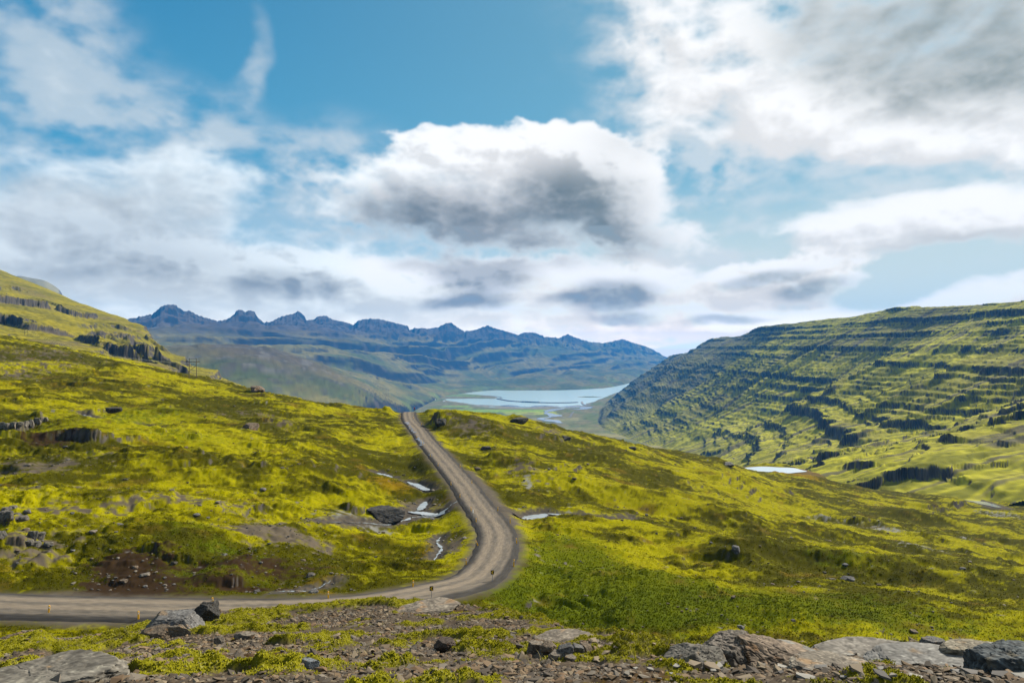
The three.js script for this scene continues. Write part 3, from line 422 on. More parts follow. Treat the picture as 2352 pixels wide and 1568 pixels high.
const range = sheet('mountain_range', RANGE_NC, RANGE_NR, (i, j) => {
  const px = lerp(112, 716, i / (RANGE_NC - 1)), s = j / (RANGE_NR - 1);
  // the rows run from behind the crest (s < 0.08) down to the foot
  const dc = crestD(px), df = footD(px);
  if (s < 0.08) { const t = s / 0.08, D = dc + 900 * (1 - t), y = EYE - (crest(px) - HZ) / F * dc - (1 - t) * 320; return [uOf(px) * D, y, -D]; }
  const t = (s - 0.08) / 0.92, sh = Math.pow(t, 1.15), D = lerp(dc, df, 1 - Math.pow(1 - sh, 0.82)), x = uOf(px) * D, z = -D;
  const tt = (dc - D) / (dc - df);
  let y = EYE - (flank(px, tt) - HZ) / F * D;
  const own = EYE - (crest(px) - HZ) / F * dc, smooth = EYE - (flank(px, 0) - HZ) / F * dc;
  y += (own - smooth) * Math.pow(clamp(1 - tt / 0.16), 1.3);                 // towers and notches of the crest run down into the flank
  const amp = Math.sin(Math.PI * clamp(tt / 0.98)) * clamp(D / 6000), up = clamp(1 - tt * 1.3);
  const wr = 220 * fbm(x / 900, z / 900, 2);
  const rib = 1 - 2 * Math.abs(n2((x * 0.8 + z * 0.35 + wr) / 420, tt * 2.2 + px / 400)), rib2 = 1 - 2 * Math.abs(n2((x * 0.8 + z * 0.35 + wr) / 170 + 9, tt * 4));
  y += amp * (125 * rib * (0.3 + up) + 42 * rib2) * sst(0, 0.12, tt);
  y += amp * 38 * fbm(x / 520, z / 620, 4);
  const st = (y + 20 * n2(x / 700, z / 700)) / 64, fr = st - Math.floor(st); y += 64 * 0.30 * (sst(0, 0.3, fr) - fr) * sst(0.02, 0.1, tt) * sst(0.8, 0.3, tt) * clamp(0.55 + n2(x / 500, z / 400 + Math.floor(st) * 3));
  const hx = (x - hump.x) / 520, hz = (z - hump.z) / 620; y += 105 * Math.exp(-((hx * hx + hz * hz) ** 1.3)) ;
  y += sst(5600, 4200, D) * sst(0.2, 0.4, tt) * (16 * (0.3 - Math.abs(n2((x + 0.4 * z + 60 * n2(x / 200, z / 200)) / 130, z / 420))) + 9 * fbm(x / 70, z / 100, 4)) * sst(1, 0.92, tt);
  const crag = sst(0.0, 0.03, tt) * sst(0.26, 0.1, tt); y += crag * (70 * (Math.abs(n2(x / 190, z / 420)) - 0.25) + 22 * n2(x / 70, z / 260) + 7 * n2(x / 22, z / 90));
  return [x, y, z];
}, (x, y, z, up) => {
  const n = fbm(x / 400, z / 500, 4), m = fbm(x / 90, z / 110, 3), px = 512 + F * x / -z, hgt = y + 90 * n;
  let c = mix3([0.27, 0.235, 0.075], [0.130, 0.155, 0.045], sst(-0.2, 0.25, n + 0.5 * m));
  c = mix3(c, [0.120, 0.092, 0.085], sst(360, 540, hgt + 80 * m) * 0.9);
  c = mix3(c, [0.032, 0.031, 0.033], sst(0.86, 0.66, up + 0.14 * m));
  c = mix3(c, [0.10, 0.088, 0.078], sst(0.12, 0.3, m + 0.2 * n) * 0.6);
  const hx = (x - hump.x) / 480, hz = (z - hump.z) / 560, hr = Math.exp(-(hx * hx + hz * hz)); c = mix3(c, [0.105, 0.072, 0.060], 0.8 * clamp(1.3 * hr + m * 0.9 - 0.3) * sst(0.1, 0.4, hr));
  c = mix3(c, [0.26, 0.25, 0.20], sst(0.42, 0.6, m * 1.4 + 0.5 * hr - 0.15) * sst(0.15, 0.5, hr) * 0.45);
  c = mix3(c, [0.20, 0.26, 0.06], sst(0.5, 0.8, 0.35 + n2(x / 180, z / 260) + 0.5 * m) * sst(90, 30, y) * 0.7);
  return mul3(c, 0.38 * (1 + 0.6 * m + 0.25 * n2(x / 35, z / 50)));  // dark basalt flanks, darkened further in their colour in place of cloud shadow
});

// ------------------------------------------------------------------ the long ridge on the right of the valley
const ridgeXb = pchip([[350, 180], [450, 215], [600, 250], [800, 300], [1100, 370], [1600, 430], [2400, 410], [3000, 385], [3800, 470], [4500, 610], [5500, 860], [6500, 1080], [8000, 1250]]);
const ridgeYb = pchip([[350, 246], [450, 246], [600, 236], [800, 205], [1100, 155], [1600, 100], [2400, 34], [3000, 8], [3600, -2], [4500, -6], [6500, -8]]);
const ridgeYc = pchip([[350, 455], [1617, 458], [1803, 457], [1959, 464], [2248, 472], [2371, 467], [2459, 459], [2647, 460], [2908, 453], [3359, 444], [3590, 423], [3684, 412], [4020, 408], [4312, 386], [4351, 363], [4938, 311], [5139, 298], [5300, 286], [5600, 190], [5950, 80], [6500, -30]]);
const at2 = (X, D) => [uOf(X * S) * D, -D];
const ridgeScarps = makeScarps([
  [[[1950, 474], [1990, 484], [2040, 490], [2090, 486], [2140, 472]].map((p) => at2(...p)), 7, 1.8, 45, 1.3, true],
  [[[2170, 470], [2195, 480], [2230, 478], [2262, 468]].map((p) => at2(...p)), 4.5, 1.8, 30, 1.2, true],
  [[[2110, 640], [2150, 600], [2200, 575], [2260, 545], [2330, 520], [2400, 505]].map((p) => at2(...p)), 9.92, 2.52, 60, 3.2],
  [[[1840, 560], [1880, 540], [1930, 560], [2000, 580], [2060, 600], [2120, 615]].map((p) => at2(...p)), 4.46, 2.16, 50, 3.2],
  [[[1850, 640], [1900, 610], [1960, 640], [2010, 690], [2060, 740]].map((p) => at2(...p)), 8.93, 2.7, 60, 3.52],
  [[[1855, 800], [1920, 740], [2000, 780], [2080, 860], [2160, 920]].map((p) => at2(...p)), 9.92, 2.88, 70, 4],
  [[[2040, 760], [2120, 700], [2200, 690], [2300, 650], [2420, 620]].map((p) => at2(...p)), 7.94, 2.7, 60, 3.52],
  [[[1780, 900], [1850, 860], [1930, 900], [2010, 960], [2100, 1010]].map((p) => at2(...p)), 9.92, 2.88, 80, 4.16],
  [[[2060, 930], [2150, 860], [2260, 840], [2380, 800]].map((p) => at2(...p)), 7.94, 2.88, 80, 4.16],
  [[[1860, 1050], [1960, 1010], [2080, 1040], [2200, 1000], [2400, 940]].map((p) => at2(...p)), 8.93, 3.24, 90, 4.8],
  [[[1600, 1330], [1640, 1260], [1690, 1220], [1740, 1250]].map((p) => at2(...p)), 14.9, 5.4, 100, 6.4],
  [[[1630, 1900], [1680, 1700], [1730, 1650], [1760, 1750]].map((p) => at2(...p)), 16.9, 7.2, 110, 8],
  [[[1590, 1620], [1640, 1520], [1700, 1480]].map((p) => at2(...p)), 7.94, 5.4, 70, 6.4],
]);
const bandAmt = (b, x, z) => clamp(0.58 + 0.8 * n2(z / 900 + b * 7.3, b * 3.1) + 0.45 * n2(z / 210 + b * 4.1, x / 400 + b), 0, 1);
function ridgeH(x, z) {
  const D = -z, xb = ridgeXb(D), xc = 1200 + 45 * n2(z / 420, 1) + 20 * n2(z / 120, 7), t = (x - xb) / (xc - xb), yb = ridgeYb(D), yc = ridgeYc(D) + 3 * n2(z / 130, 11) + 2.5 * n2(z / 45, 3);
  const tc = clamp(t), p = lerp(tc, Math.pow(tc, 1.55), 0.55) + 0.05 * Math.sin(Math.PI * tc);
  let y = t < 0 ? yb + (x - xb) * 0.10 : lerp(yb, yc, p);
  if (t > 1) y = yc + Math.min(14, (x - xc) * 0.05) - Math.max(0, x - xc - 420) * 0.2;
  const mid = Math.sin(Math.PI * tc), wr = 26 * n2(x / 160, z / 210) + 12 * n2(x / 60, z / 70);
  const far = sst(600, 1100, D);
  // gullies and ribs run straight down the slope
  const s = z + 0.22 * x + wr, g1 = 1 - 2 * Math.abs(n2(s / 95, x / 900)), g2 = n2(s / 34 + 30, x / 420), g3_ = n2(s / 13, x / 200);
  y += mid * (0.25 + 0.75 * far) * (14 * g1 + 6 * g2 + 2.6 * g3_ + 60 * n2(s / 330 + 2, x / 1500));
  y += mid * (10 * fbm(x / 190, z / 240, 4)) + scarpRise(ridgeScarps, x, z);
  // basalt beds: steep risers between sloping treads
  const dip = 0.004 * z, Y = y + dip + 5 * fbm(x / 110, z / 150, 3) + 1.3 * n2(x / 26, z / 26) + 0.7 * n2(x / 9, z / 9), SB = 33, q = (Y + 11 * Math.sin(Y / 31) + 6 * Math.sin(Y / 13 + 1)) / SB, b = Math.floor(q), fr = q - b, am = bandAmt(b, x, z) * sst(-0.05, 0.10, t) * sst(1.12, 1.0, t) * lerp(1, 0.66, sst(1300, 2400, D) * sst(0.95, 0.7, t));
  y += am * (0.45 + 0.55 * far) * SB * 0.42 * (sst(0, 0.15, fr) - fr);
  const q2 = (Y + 9) / 9.5, b2 = Math.floor(q2), f2 = q2 - b2; y += bandAmt(b2 + 50, x * 1.7, z * 1.7) * 9.5 * 0.5 * (sst(0, 0.18, f2) - f2) * sst(0, 0.1, t);
  y += sst(0.3, 0.05, t) * (4.5 * fbm(x / 48, z / 55, 4) + 0.8 * n2(x / 7, z / 7));
  y += mid * (1.5 * n2(x / 11, z / 11) + 0.9 * n2(x / 4.5, z / 4.5));
  return y;
}
const RID_NC = 600, RID_NR = 430;
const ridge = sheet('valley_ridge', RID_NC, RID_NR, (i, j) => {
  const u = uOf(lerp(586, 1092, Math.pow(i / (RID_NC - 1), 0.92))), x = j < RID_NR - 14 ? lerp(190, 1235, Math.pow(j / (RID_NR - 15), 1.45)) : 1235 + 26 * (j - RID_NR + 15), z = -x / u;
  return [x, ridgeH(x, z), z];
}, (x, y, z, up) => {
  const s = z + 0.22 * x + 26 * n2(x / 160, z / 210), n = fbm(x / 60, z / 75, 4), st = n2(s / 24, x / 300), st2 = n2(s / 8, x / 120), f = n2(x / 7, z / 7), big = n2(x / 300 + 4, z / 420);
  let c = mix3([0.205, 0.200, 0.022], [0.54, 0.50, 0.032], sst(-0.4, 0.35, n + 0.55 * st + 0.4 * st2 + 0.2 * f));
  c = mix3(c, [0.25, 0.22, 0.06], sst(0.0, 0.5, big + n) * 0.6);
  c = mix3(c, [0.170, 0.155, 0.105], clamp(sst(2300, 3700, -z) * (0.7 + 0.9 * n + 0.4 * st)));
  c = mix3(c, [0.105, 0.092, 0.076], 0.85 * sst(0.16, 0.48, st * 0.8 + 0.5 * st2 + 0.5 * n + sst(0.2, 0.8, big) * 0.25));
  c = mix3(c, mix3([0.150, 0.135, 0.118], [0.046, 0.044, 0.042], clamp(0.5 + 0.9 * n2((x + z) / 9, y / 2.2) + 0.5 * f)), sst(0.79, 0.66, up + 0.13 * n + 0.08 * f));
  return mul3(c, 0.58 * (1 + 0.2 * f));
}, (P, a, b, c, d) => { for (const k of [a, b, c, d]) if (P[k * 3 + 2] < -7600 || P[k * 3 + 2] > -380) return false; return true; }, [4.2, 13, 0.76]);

// ------------------------------------------------------------------ the hill on the left
const hillT = table([
  [-70, [[480, 345], [600, 330], [750, 310], [900, 292], [1100, 272], [1300, 258], [1500, 248], [1800, 255]]],
  [0, [[480, 358], [600, 345], [750, 331], [900, 315], [1100, 297], [1300, 282], [1500, 270], [1800, 280]]],
  [50, [[480, 362], [600, 352], [750, 341], [900, 327], [1050, 314], [1250, 300], [1450, 289.5], [1800, 303]]],
  [93, [[480, 368], [600, 359], [750, 350], [900, 340], [1050, 329], [1200, 318], [1350, 307.5], [1650, 325]]],
  [125, [[480, 373], [600, 364], [750, 357], [900, 348], [1050, 337], [1200, 325], [1300, 320], [1600, 345]]],
  [147, [[480, 378], [600, 369], [750, 363], [900, 355], [1050, 344], [1200, 332], [1230, 330], [1500, 365]]],
  [160, [[480, 380], [600, 373], [750, 368], [900, 361], [1050, 353], [1150, 347], [1400, 390]]],
  [175, [[480, 385], [600, 378], [750, 374], [900, 368], [1050, 361], [1120, 357.5], [1400, 400]]],
  [195, [[480, 390], [600, 385], [750, 381], [900, 376], [1050, 369], [1100, 366.5], [1400, 410]]],
  [220, [[480, 398], [600, 393], [750, 389], [900, 385], [1050, 379], [1080, 377.5], [1400, 420]]],
  [245, [[480, 410], [600, 406], [750, 402], [900, 397], [1030, 392], [1060, 391], [1400, 430]]],
]);
const hill0 = (x, z) => { const D = -z; return EYE - (hillT(512 + F * x / D, D) - HZ) / F * D; };
const lineH = (pts) => pts.map(([X, Y]) => { const p = hit(X * S, Y * S, hill0, 500, 1700); return [p[0], p[2]]; });
const hillScarps = makeScarps([
  [lineH([[165, 778], [200, 792], [240, 806], [290, 822], [335, 834], [372, 838]]), 10.1, 3.31, 55, 4.18, true],
  [lineH([[305, 822], [330, 832], [365, 836], [392, 838]]), 10.7, 3.98, 40, 4.94, true],
  [lineH([[120, 708], [160, 722], [195, 728], [222, 726]]), 10.1, 3.54, 60, 4.18, true],
  [lineH([[-40, 695], [20, 698], [70, 702], [130, 712]]), 8.72, 3.54, 50, 4.18, true],
  [lineH([[-40, 735], [20, 742], [60, 756], [92, 765]]), 9.36, 3.54, 40, 4.18, true],
  [lineH([[-30, 662], [30, 668], [70, 672]]), 6.02, 3.09, 50, 3.8],
  [lineH([[255, 772], [290, 778], [325, 784]]), 4.69, 3.09, 40, 3.8], [lineH([[235, 745], [280, 756], [320, 762]]), 5.36, 3.09, 40, 3.8],
  [lineH([[300, 796], [335, 800], [358, 812]]), 8, 3.54, 40, 4.56], [lineH([[325, 770], [345, 782], [372, 806]]), 8, 3.54, 40, 4.56],
  [lineH([[425, 838], [440, 844], [456, 852]]), 4.02, 2.65, 20, 2.85], [lineH([[-20, 790], [40, 796], [92, 806]]), 3.35, 2.21, 20, 2.66],
]);
const hillH = (x, z) => {
  const D = -z, px = 512 + F * x / D, edge = sst(1700, 900, D);
  let y = hill0(x, z) + scarpRise(hillScarps, x, z) + edge * (6 * fbm(x / 90, z / 110, 4) + 1.2 * n2(x / 9, z / 11) + 0.6 * n2(x / 4, z / 5));
  const s = x + 0.4 * z; y += edge * 2.2 * n2(s / 22, z / 260);
  const Y = y + 5 * fbm(x / 60, z / 60, 2), q = Y / 19, b = Math.floor(q), fr = q - b; y += clamp(0.2 + 1.4 * n2(x / 160 + b * 5, z / 200)) * 19 * 0.72 * (sst(0, 0.22, fr) - fr) * edge;
  return y;
};
sheet('hillside', 330, 450, (i, j) => { const px = lerp(-64, 246, i / 329), D = 480 * Math.pow(1780 / 480, j / 449), x = uOf(px) * D; return [x, hillH(x, -D), -D]; }, (x, y, z, up) => {
  const n = fbm(x / 40, z / 55, 4), s = n2((x + 0.5 * z) / 13, z / 180), f = n2(x / 5, z / 6);
  let c = mix3([0.150, 0.135, 0.020], [0.270, 0.225, 0.015], sst(-0.4, 0.35, n + 0.4 * s + 0.2 * f));
  c = mix3(c, [0.155, 0.125, 0.060], sst(0.1, 0.45, n2(x / 120, z / 160) + 0.6 * n + 0.2 * s) * 0.7);
  c = mix3(c, [0.090, 0.075, 0.060], sst(0.38, 0.6, 0.7 * s + 0.6 * n));
  c = mix3(c, mix3([0.120, 0.105, 0.088], [0.038, 0.036, 0.034], clamp(0.5 + 0.9 * n2((x + z) / 5, y / 1.6) + 0.4 * f)), sst(0.72, 0.56, up + 0.14 * n + 0.08 * f));
  return mul3(c, 0.58 * (1 + 0.2 * f));
}, null, [2.4, 7, 0.74]);
sheet('far_peak', 60, 24, (i, j) => {
  const px = lerp(-30, 72, i / 59), pk = pchip([[-30, 300], [0, 282], [20, 275.5], [28, 277], [44, 280], [52, 284], [60, 290], [64, 298], [72, 320]])(px), D = 3900 - 60 * j, t = j / 23;
  const x = uOf(px) * D; return [x, EYE - (pk + 70 * t * t + 16 * t - HZ) / F * D + 30 * t * n2(x / 120, D / 200), -D];
}, (x, y, z, up) => mul3(mix3([0.05, 0.05, 0.05], [0.13, 0.12, 0.07], sst(0.5, 0.75, up)), 1 + 0.3 * n2(x / 40, z / 60)));

// ------------------------------------------------------------------ the moor goes on beside and behind the knoll
{
  const far = pchip([[1.2, -1.62], [4, -1.7], [9, -3.6], [40, -23], [70, -28], [200, -26], [600, -8], [1500, 40], [3500, 110], [6000, 170]]);
  const under = pchip([[0.9, -1.75], [3, -2.1], [6, -3.6], [9, -6], [14, -11], [25, -19], [46, -25.6]]);
  const rim = (side, D) => { const d = D * 0.77, px = side > 0 ? 1086 : -62, x = uOf(px) * d; if (d < 46) return EYE + under(d); if (side > 0) return d < 500 ? moor0(x, -d) : Math.max(ridgeH(x, -d), EYE + far(D)); return d < 500 ? moor0(x, -d) : d < 1780 ? hillH(x, -d) : EYE + far(D); };
  sheet('surrounding_moor', 190, 130, (i, j) => {
    const t = 0.5 - 0.5 * Math.cos(Math.PI * i / 189), deg = 39.5 + 281 * t, a = deg / 57.2958, D = 1.2 * Math.pow(6000 / 1.2, j / 129), x = Math.sin(a) * D, z = -Math.cos(a) * D;
    const g = EYE + far(D) + (D > 60 ? 0.012 * D * fbm(x / 300, z / 300, 3) : 0), w = Math.max(sst(75, 39.5, deg), sst(285, 320.5, deg));
    return [x, lerp(g, rim(deg < 180 ? 1 : -1, D), w) - 0.5 * sst(20, 60, D), z];
  }, (x, y, z, up) => mix3([0.05, 0.046, 0.042], mix3(C.olive, C.moss, sst(-0.3, 0.3, fbm(x / 30, z / 30, 3))), sst(0.6, 0.75, up)));
}

// ------------------------------------------------------------------ the air over the fjord
scene.fog = new THREE.FogExp2(new THREE.Color().setRGB(0.035, 0.37, 1.0), 5.0e-5);

// ------------------------------------------------------------------ things: helpers
const used = {};
function numbered(name) { const n = used[name] ?? 0; used[name] = n + 1; return n ? name + '_' + String(n).padStart(3, '0') : name; }
function put(o, name, label, category, group) { o.name = numbered(name); o.userData = { label, category }; if (group) o.userData.group = group; scene.add(o); o.traverse((c) => { if (c.isMesh) c.castShadow = c.receiveShadow = true; }); return o; }
function part(parent, name, geo, mat) { const m = new THREE.Mesh(geo, mat); m.name = name; m.castShadow = m.receiveShadow = true; parent.add(m); return m; }
const mat = (r, g, b, rough = 0.85, spec = 0.35, more = {}) => new THREE.MeshPhysicalMaterial({ color: new THREE.Color().setRGB(r, g, b), roughness: rough, specularIntensity: spec, ...more });
const V = (x, y, z) => new THREE.Vector3(x, y, z);
const ordinal = ['', 'first', 'second', 'third', 'fourth', 'fifth', 'sixth', 'seventh', 'eighth', 'ninth', 'tenth', 'eleventh', 'twelfth', 'thirteenth'];

// ------------------------------------------------------------------ the knoll in the foreground
const rimY = pchip([[-80, 640], [0, 637], [25, 631], [40, 630], [58, 638], [80, 636], [140, 624], [190, 615], [235, 610], [320, 603.5], [375, 600.5], [430, 603], [480, 606], [522, 614], [560, 626], [610, 631.5], [665, 642], [705, 649], [780, 643], [850, 641], [915, 645], [960, 652], [1024, 651], [1100, 652]]);
const rimD = pchip([[-80, 9.4], [0, 9.4], [60, 9.2], [140, 9.2], [235, 9.6], [320, 10], [430, 9.6], [480, 9], [522, 8.2], [560, 7.4], [610, 6.8], [665, 6.2], [705, 5.8], [780, 5.4], [915, 5.2], [1024, 4.9], [1100, 4.8]]);
function knoll0(x, z) {
  const D = Math.max(0.4, -z), px = clamp(512 + F * x / D, -90, 1110), dr = rimD(px), hr = -(rimY(px) - HZ) / F * dr;
  if (D > dr) { const t = D - dr; return EYE + hr - 0.56 * t - 0.045 * t * t; }
  if (D < 3.2) return EYE - 1.55 + (3.2 - D) * 0.02;
  const t = (D - 3.2) / (dr - 3.2); return EYE + lerp(-1.55, hr, t + 0.10 * Math.sin(Math.PI * t) * lerp(0.3, 1, sst(5.5, 9, dr)) - 0.05 * Math.sin(Math.PI * t));
}
const onK0 = (X, Y) => hit(X * S, Y * S, knoll0, 2.6, 12);
const kCover = [[60, 1475, 120, 34, 0, 1.1], [220, 1492, 190, 20, 0, 0.9], [300, 1450, 60, 20, 0, 0.8], [530, 1425, 80, 22, 0, 1.0], [560, 1445, 60, 14, 0, 0.8], [600, 1412, 80, 12, 0, 0.9], [770, 1392, 110, 10, 0, 1.1], [870, 1385, 60, 8, 0, 1.1], [960, 1388, 40, 8, 0, 0.8], [1150, 1402, 60, 10, 0, 1.0], [1240, 1425, 80, 14, 0, 1.1], [1380, 1452, 90, 14, 0, 1.0], [1050, 1465, 160, 16, 0, 0.55], [1200, 1490, 130, 24, 0, 0.55], [1420, 1500, 160, 30, 0, 0.6], [1530, 1486, 120, 22, 0, 1.0], [1300, 1540, 90, 22, 0, 0.3], [1880, 1488, 150, 18, 0, 1.1], [2060, 1492, 140, 20, 0, 1.1], [500, 1540, 140, 14, 0, 0.6], [380, 1545, 90, 14, 0, 0.5], [640, 1478, 60, 8, 0, 0.5], [1560, 1530, 70, 24, 0, 0.6],
  [700, 1508, 150, 20, 1, 0.9], [560, 1505, 110, 16, 1, 0.9], [620, 1448, 40, 14, 1, 0.8], [720, 1475, 90, 14, 1, 0.6], [830, 1548, 110, 16, 1, 0.8], [430, 1470, 80, 12, 1, 0.4], [1180, 1470, 60, 8, 1, 0.4], [1100, 1550, 80, 14, 1, 0.4], [330, 1525, 80, 12, 1, 0.3]]
  .map(([X, Y, rx, ry, k, a]) => { const p = onK0(X, Math.min(Y, 1564)), D = -p[2], h = EYE - p[1]; return { x: p[0], z: p[2], rx: rx * S * D / F, rz: ry * S * D * D / (F * h), k, a }; });
function kCov(x, z) { let m = 0, s = 0; for (const b of kCover) { const p = (x - b.x) / b.rx, q = (z - b.z) / b.rz, r = p * p + q * q; if (r < 5) { if (b.k) s += b.a * Math.exp(-r); else m += b.a * Math.exp(-r); } } const n = fbm(x / 0.5, z / 0.5, 3), g = -z > 12 ? 0.6 : 0; const v = fbm(x / 1.1 + 40, z / 1.1, 3); return [clamp(m + 0.9 * n + 0.35 * v + g + 0.27), clamp(s + 0.8 * n - 0.4 * v + 0.24)]; }
function knollH(x, z) {
  const [m, s] = kCov(x, z), mo = sst(0.35, 0.65, m), w = n2(x / 0.7, z / 0.7);
  return knoll0(x, z) + 0.05 * fbm(x / 0.9, z / 0.9, 3) + mo * (0.02 + 0.075 * Math.abs(n2(x / 0.33 + w, z / 0.30)) + 0.045 * Math.abs(n2(x / 0.13, z / 0.13)) + 0.018 * n2(x / 0.045, z / 0.045)) + (1 - mo) * (0.014 * n2(x / 0.06, z / 0.06) + 0.008 * n2(x / 0.025, z / 0.025)) - 0.03 * sst(0.3, 0.7, s);
}
const onK = (X, Y) => hit(X * S, Y * S, knollH, 2.6, 12);
{
  const NC = 540, NR = 330;
  sheet('knoll', NC, NR, (i, j) => {
    const px = lerp(-70, 1094, i / (NC - 1)), D = j < 285 ? 2.0 * Math.pow(11.5 / 2.0, j / 285) : 11.5 * Math.pow(40 / 11.5, (j - 285) / (NR - 286)), x = uOf(px) * D;
    return [x, knollH(x, -D), -D];
  }, (x, y, z) => {
    const [m, s] = kCov(x, z), f = n2(x / 0.03, z / 0.03), g = n2(x / 0.011, z / 0.011), p = fbm(x / 0.25, z / 0.25, 3), q = n2(x / 0.6 + 9, z / 0.6);
    let c = mix3([0.070, 0.055, 0.040], [0.040, 0.030, 0.022], clamp(0.5 + p + 0.4 * f));
    c = mix3(c, [0.115, 0.095, 0.072], sst(0.25, 0.6, f * 0.7 + g * 0.4));
    c = mix3(c, mix3([0.030, 0.016, 0.007], [0.060, 0.034, 0.012], clamp(0.5 + f)), sst(0.35, 0.6, s + 0.2 * f));
    c = mix3(c, mix3([0.075, 0.072, 0.003], [0.175, 0.160, 0.008], clamp(0.45 + 0.8 * p + 0.35 * f + 0.3 * q)), sst(0.38, 0.58, m + 0.14 * f));
    return mul3(c, 0.88 * (1 + 0.2 * g));
  });
}

// ------------------------------------------------------------------ rocks
function rockGeo(seed, sx, sy, sz, detail = 14, rough = 0.05, cuts = 11, tint) {
  const r = rng(seed), pl = [];
  for (let i = 0; i < cuts; i++) { const a = r() * Math.PI * 2, e = (r() * 2 - 1) * 0.8; pl.push([Math.cos(a) * Math.sqrt(1 - e * e), e, Math.sin(a) * Math.sqrt(1 - e * e), 0.62 + 0.36 * r()]); }
  pl.push([0.1 * (r() - 0.5), 1, 0.1 * (r() - 0.5), 0.72]);
  const g = new THREE.IcosahedronGeometry(1, detail), P = g.attributes.position, C_ = new Float32Array(P.count * 3), o = seed * 3.7;
  const pos = [];
  for (let i = 0; i < P.count; i++) {
    let x = P.getX(i), y = P.getY(i), z = P.getZ(i), d = 1.15;
    for (const p of pl) { const k = p[0] * x + p[1] * y + p[2] * z; if (k > 0.05) d = Math.min(d, p[3] / k); }
    d *= 1 - 0.045 * sst(0.07, 0.0, Math.abs(n3(x * 2.1 + o, y * 2.1, z * 2.1))) - 0.02 * sst(0.06, 0, Math.abs(n3(x * 5.3 - o, y * 5.3, z * 5.3)));
    d *= 1 + rough * (1.6 * fbm3(x * 2.2 + o, y * 2.2, z * 2.2, 4)) + rough * 0.5 * n3(x * 9 + o, y * 9, z * 9);
    P.setXYZ(i, x * d * sx, y * d * sy, z * d * sz);
    pos.push(x, y, z);
  }
  const base = tint || [0.115, 0.100, 0.085];
  for (let i = 0; i < P.count; i++) {
    const sm = Math.max(sx, sy, sz), x = pos[i * 3] * sx / sm, y = pos[i * 3 + 1] * sy / sm, z = pos[i * 3 + 2] * sz / sm, n = fbm3(x * 2.5 + o, y * 2.5 + 4, z * 2.5, 4), f = n3(x * 14 + o, y * 14, z * 14), f2 = n3(x * 44 + o, y * 44, z * 44), l = fbm3(x * 8 + o + 30, y * 8, z * 8, 3);
    let c = mix3(mul3(base, 0.6), mul3(base, 1.35), clamp(0.5 + n * 1.1 + 0.35 * f));
    c = mix3(c, [base[0] * 1.9, base[1] * 1.95, base[2] * 1.9], 0.75 * sst(0.16, 0.34, l + 0.2 * f));           // pale crustose lichen
    c = mix3(c, [base[0] * 1.7, base[1] * 1.15, base[2] * 0.6], 0.6 * sst(0.2, 0.4, fbm3(x * 2 - o, y * 2, z * 2, 3) + 0.1 * f)); // rust
    c = mix3(c, mul3(base, 0.3), 0.7 * sst(0.30, 0.5, n3(x * 6 - o, y * 6 + 8, z * 6) + 0.3 * f));                 // black lichen
    c = mul3(c, 0.78 * (1 + 0.6 * f2) * (1 + 0.3 * f));
    C_[i * 3] = c[0]; C_[i * 3 + 1] = c[1]; C_[i * 3 + 2] = c[2];
  }
  g.setAttribute('color', new THREE.BufferAttribute(C_, 3)); g.deleteAttribute('uv'); g.computeVertexNormals();
  return g;
}
const rockMat = new THREE.MeshPhysicalMaterial({ vertexColors: true, roughness: 0.9, specularIntensity: 0.25, name: 'rock' });
// a rock on the knoll: sheet position of the middle of its base, width and height on the sheet, depth as a share of the width
function knollRock(name, label, cat, X, Y, w, h, dz, seed, o = {}) {
  const p = o.D ? (() => { const x = uOf(X * S) * o.D; return [x, knollH(x, -o.D), -o.D]; })() : onK(X, Y), D = -p[2], k = S * D / F, sx = w * k / 2 / 0.86, sy = h * k / 2 / 0.7, sz = sx * dz;
  const m = new THREE.Mesh(rockGeo(seed, sx, sy, sz, o.detail ?? 16, o.rough ?? 0.06, o.cuts ?? 11, o.tint), rockMat);
  m.position.set(p[0], p[1] + sy * (o.lift ?? 0.45), p[2]); m.rotation.set(o.rx ?? 0, o.ry ?? 0, o.rz ?? 0);
  return put(m, name, label, cat, o.group);
}
const TAN = [0.150, 0.125, 0.098], GREY = [0.105, 0.100, 0.095], DARK = [0.045, 0.042, 0.038], BLUE = [0.060, 0.068, 0.070], BROWN = [0.120, 0.092, 0.066];
knollRock('boulder', 'large lichen-spotted grey boulder in the bottom left corner', 'boulder', 95, 1590, 290, 80, 0.7, 11, { D: 3.3, tint: [0.125, 0.112, 0.092], detail: 30, rough: 0.065, lift: -0.2, cuts: 9 });
knollRock('boulder', 'broad flat-topped grey rock beside the road, left of the dark round boulder', 'boulder', 392, 1449, 128, 44, 0.6, 23, { tint: GREY, detail: 26, rough: 0.05, lift: 0.4 });
knollRock('rock_slab', 'rust-stained slab leaning on the front left of the broad flat-topped rock', 'rock', 366, 1460, 62, 24, 0.6, 31, { tint: BROWN, rz: 0.12, rx: 0.25, lift: 0.5 });
knollRock('rock_slab', 'pale tilted slab leaning on the front of the broad flat-topped rock', 'rock', 412, 1459, 48, 32, 0.4, 37, { tint: TAN, rz: -0.5, rx: 0.3, lift: 0.5 });
knollRock('boulder', 'dark round boulder standing on the moss in front of the road', 'boulder', 478, 1424, 58, 46, 0.9, 41, { tint: DARK, detail: 24, rough: 0.09, lift: 0.5 });
knollRock('rock', 'small grey rock tucked against the left of the dark round boulder', 'rock', 433, 1420, 42, 26, 0.8, 43, { tint: GREY, rough: 0.08 });
knollRock('rock', 'low brown mossy rock at the left end of the boulder row by the road', 'rock', 404, 1418, 44, 16, 0.8, 47, { tint: BROWN, rough: 0.09 });
knollRock('rock', 'small upright pale stone alone on the brown soil below the dark boulder', 'rock', 505, 1478, 20, 22, 0.6, 53, { tint: TAN, rz: 0.3 });
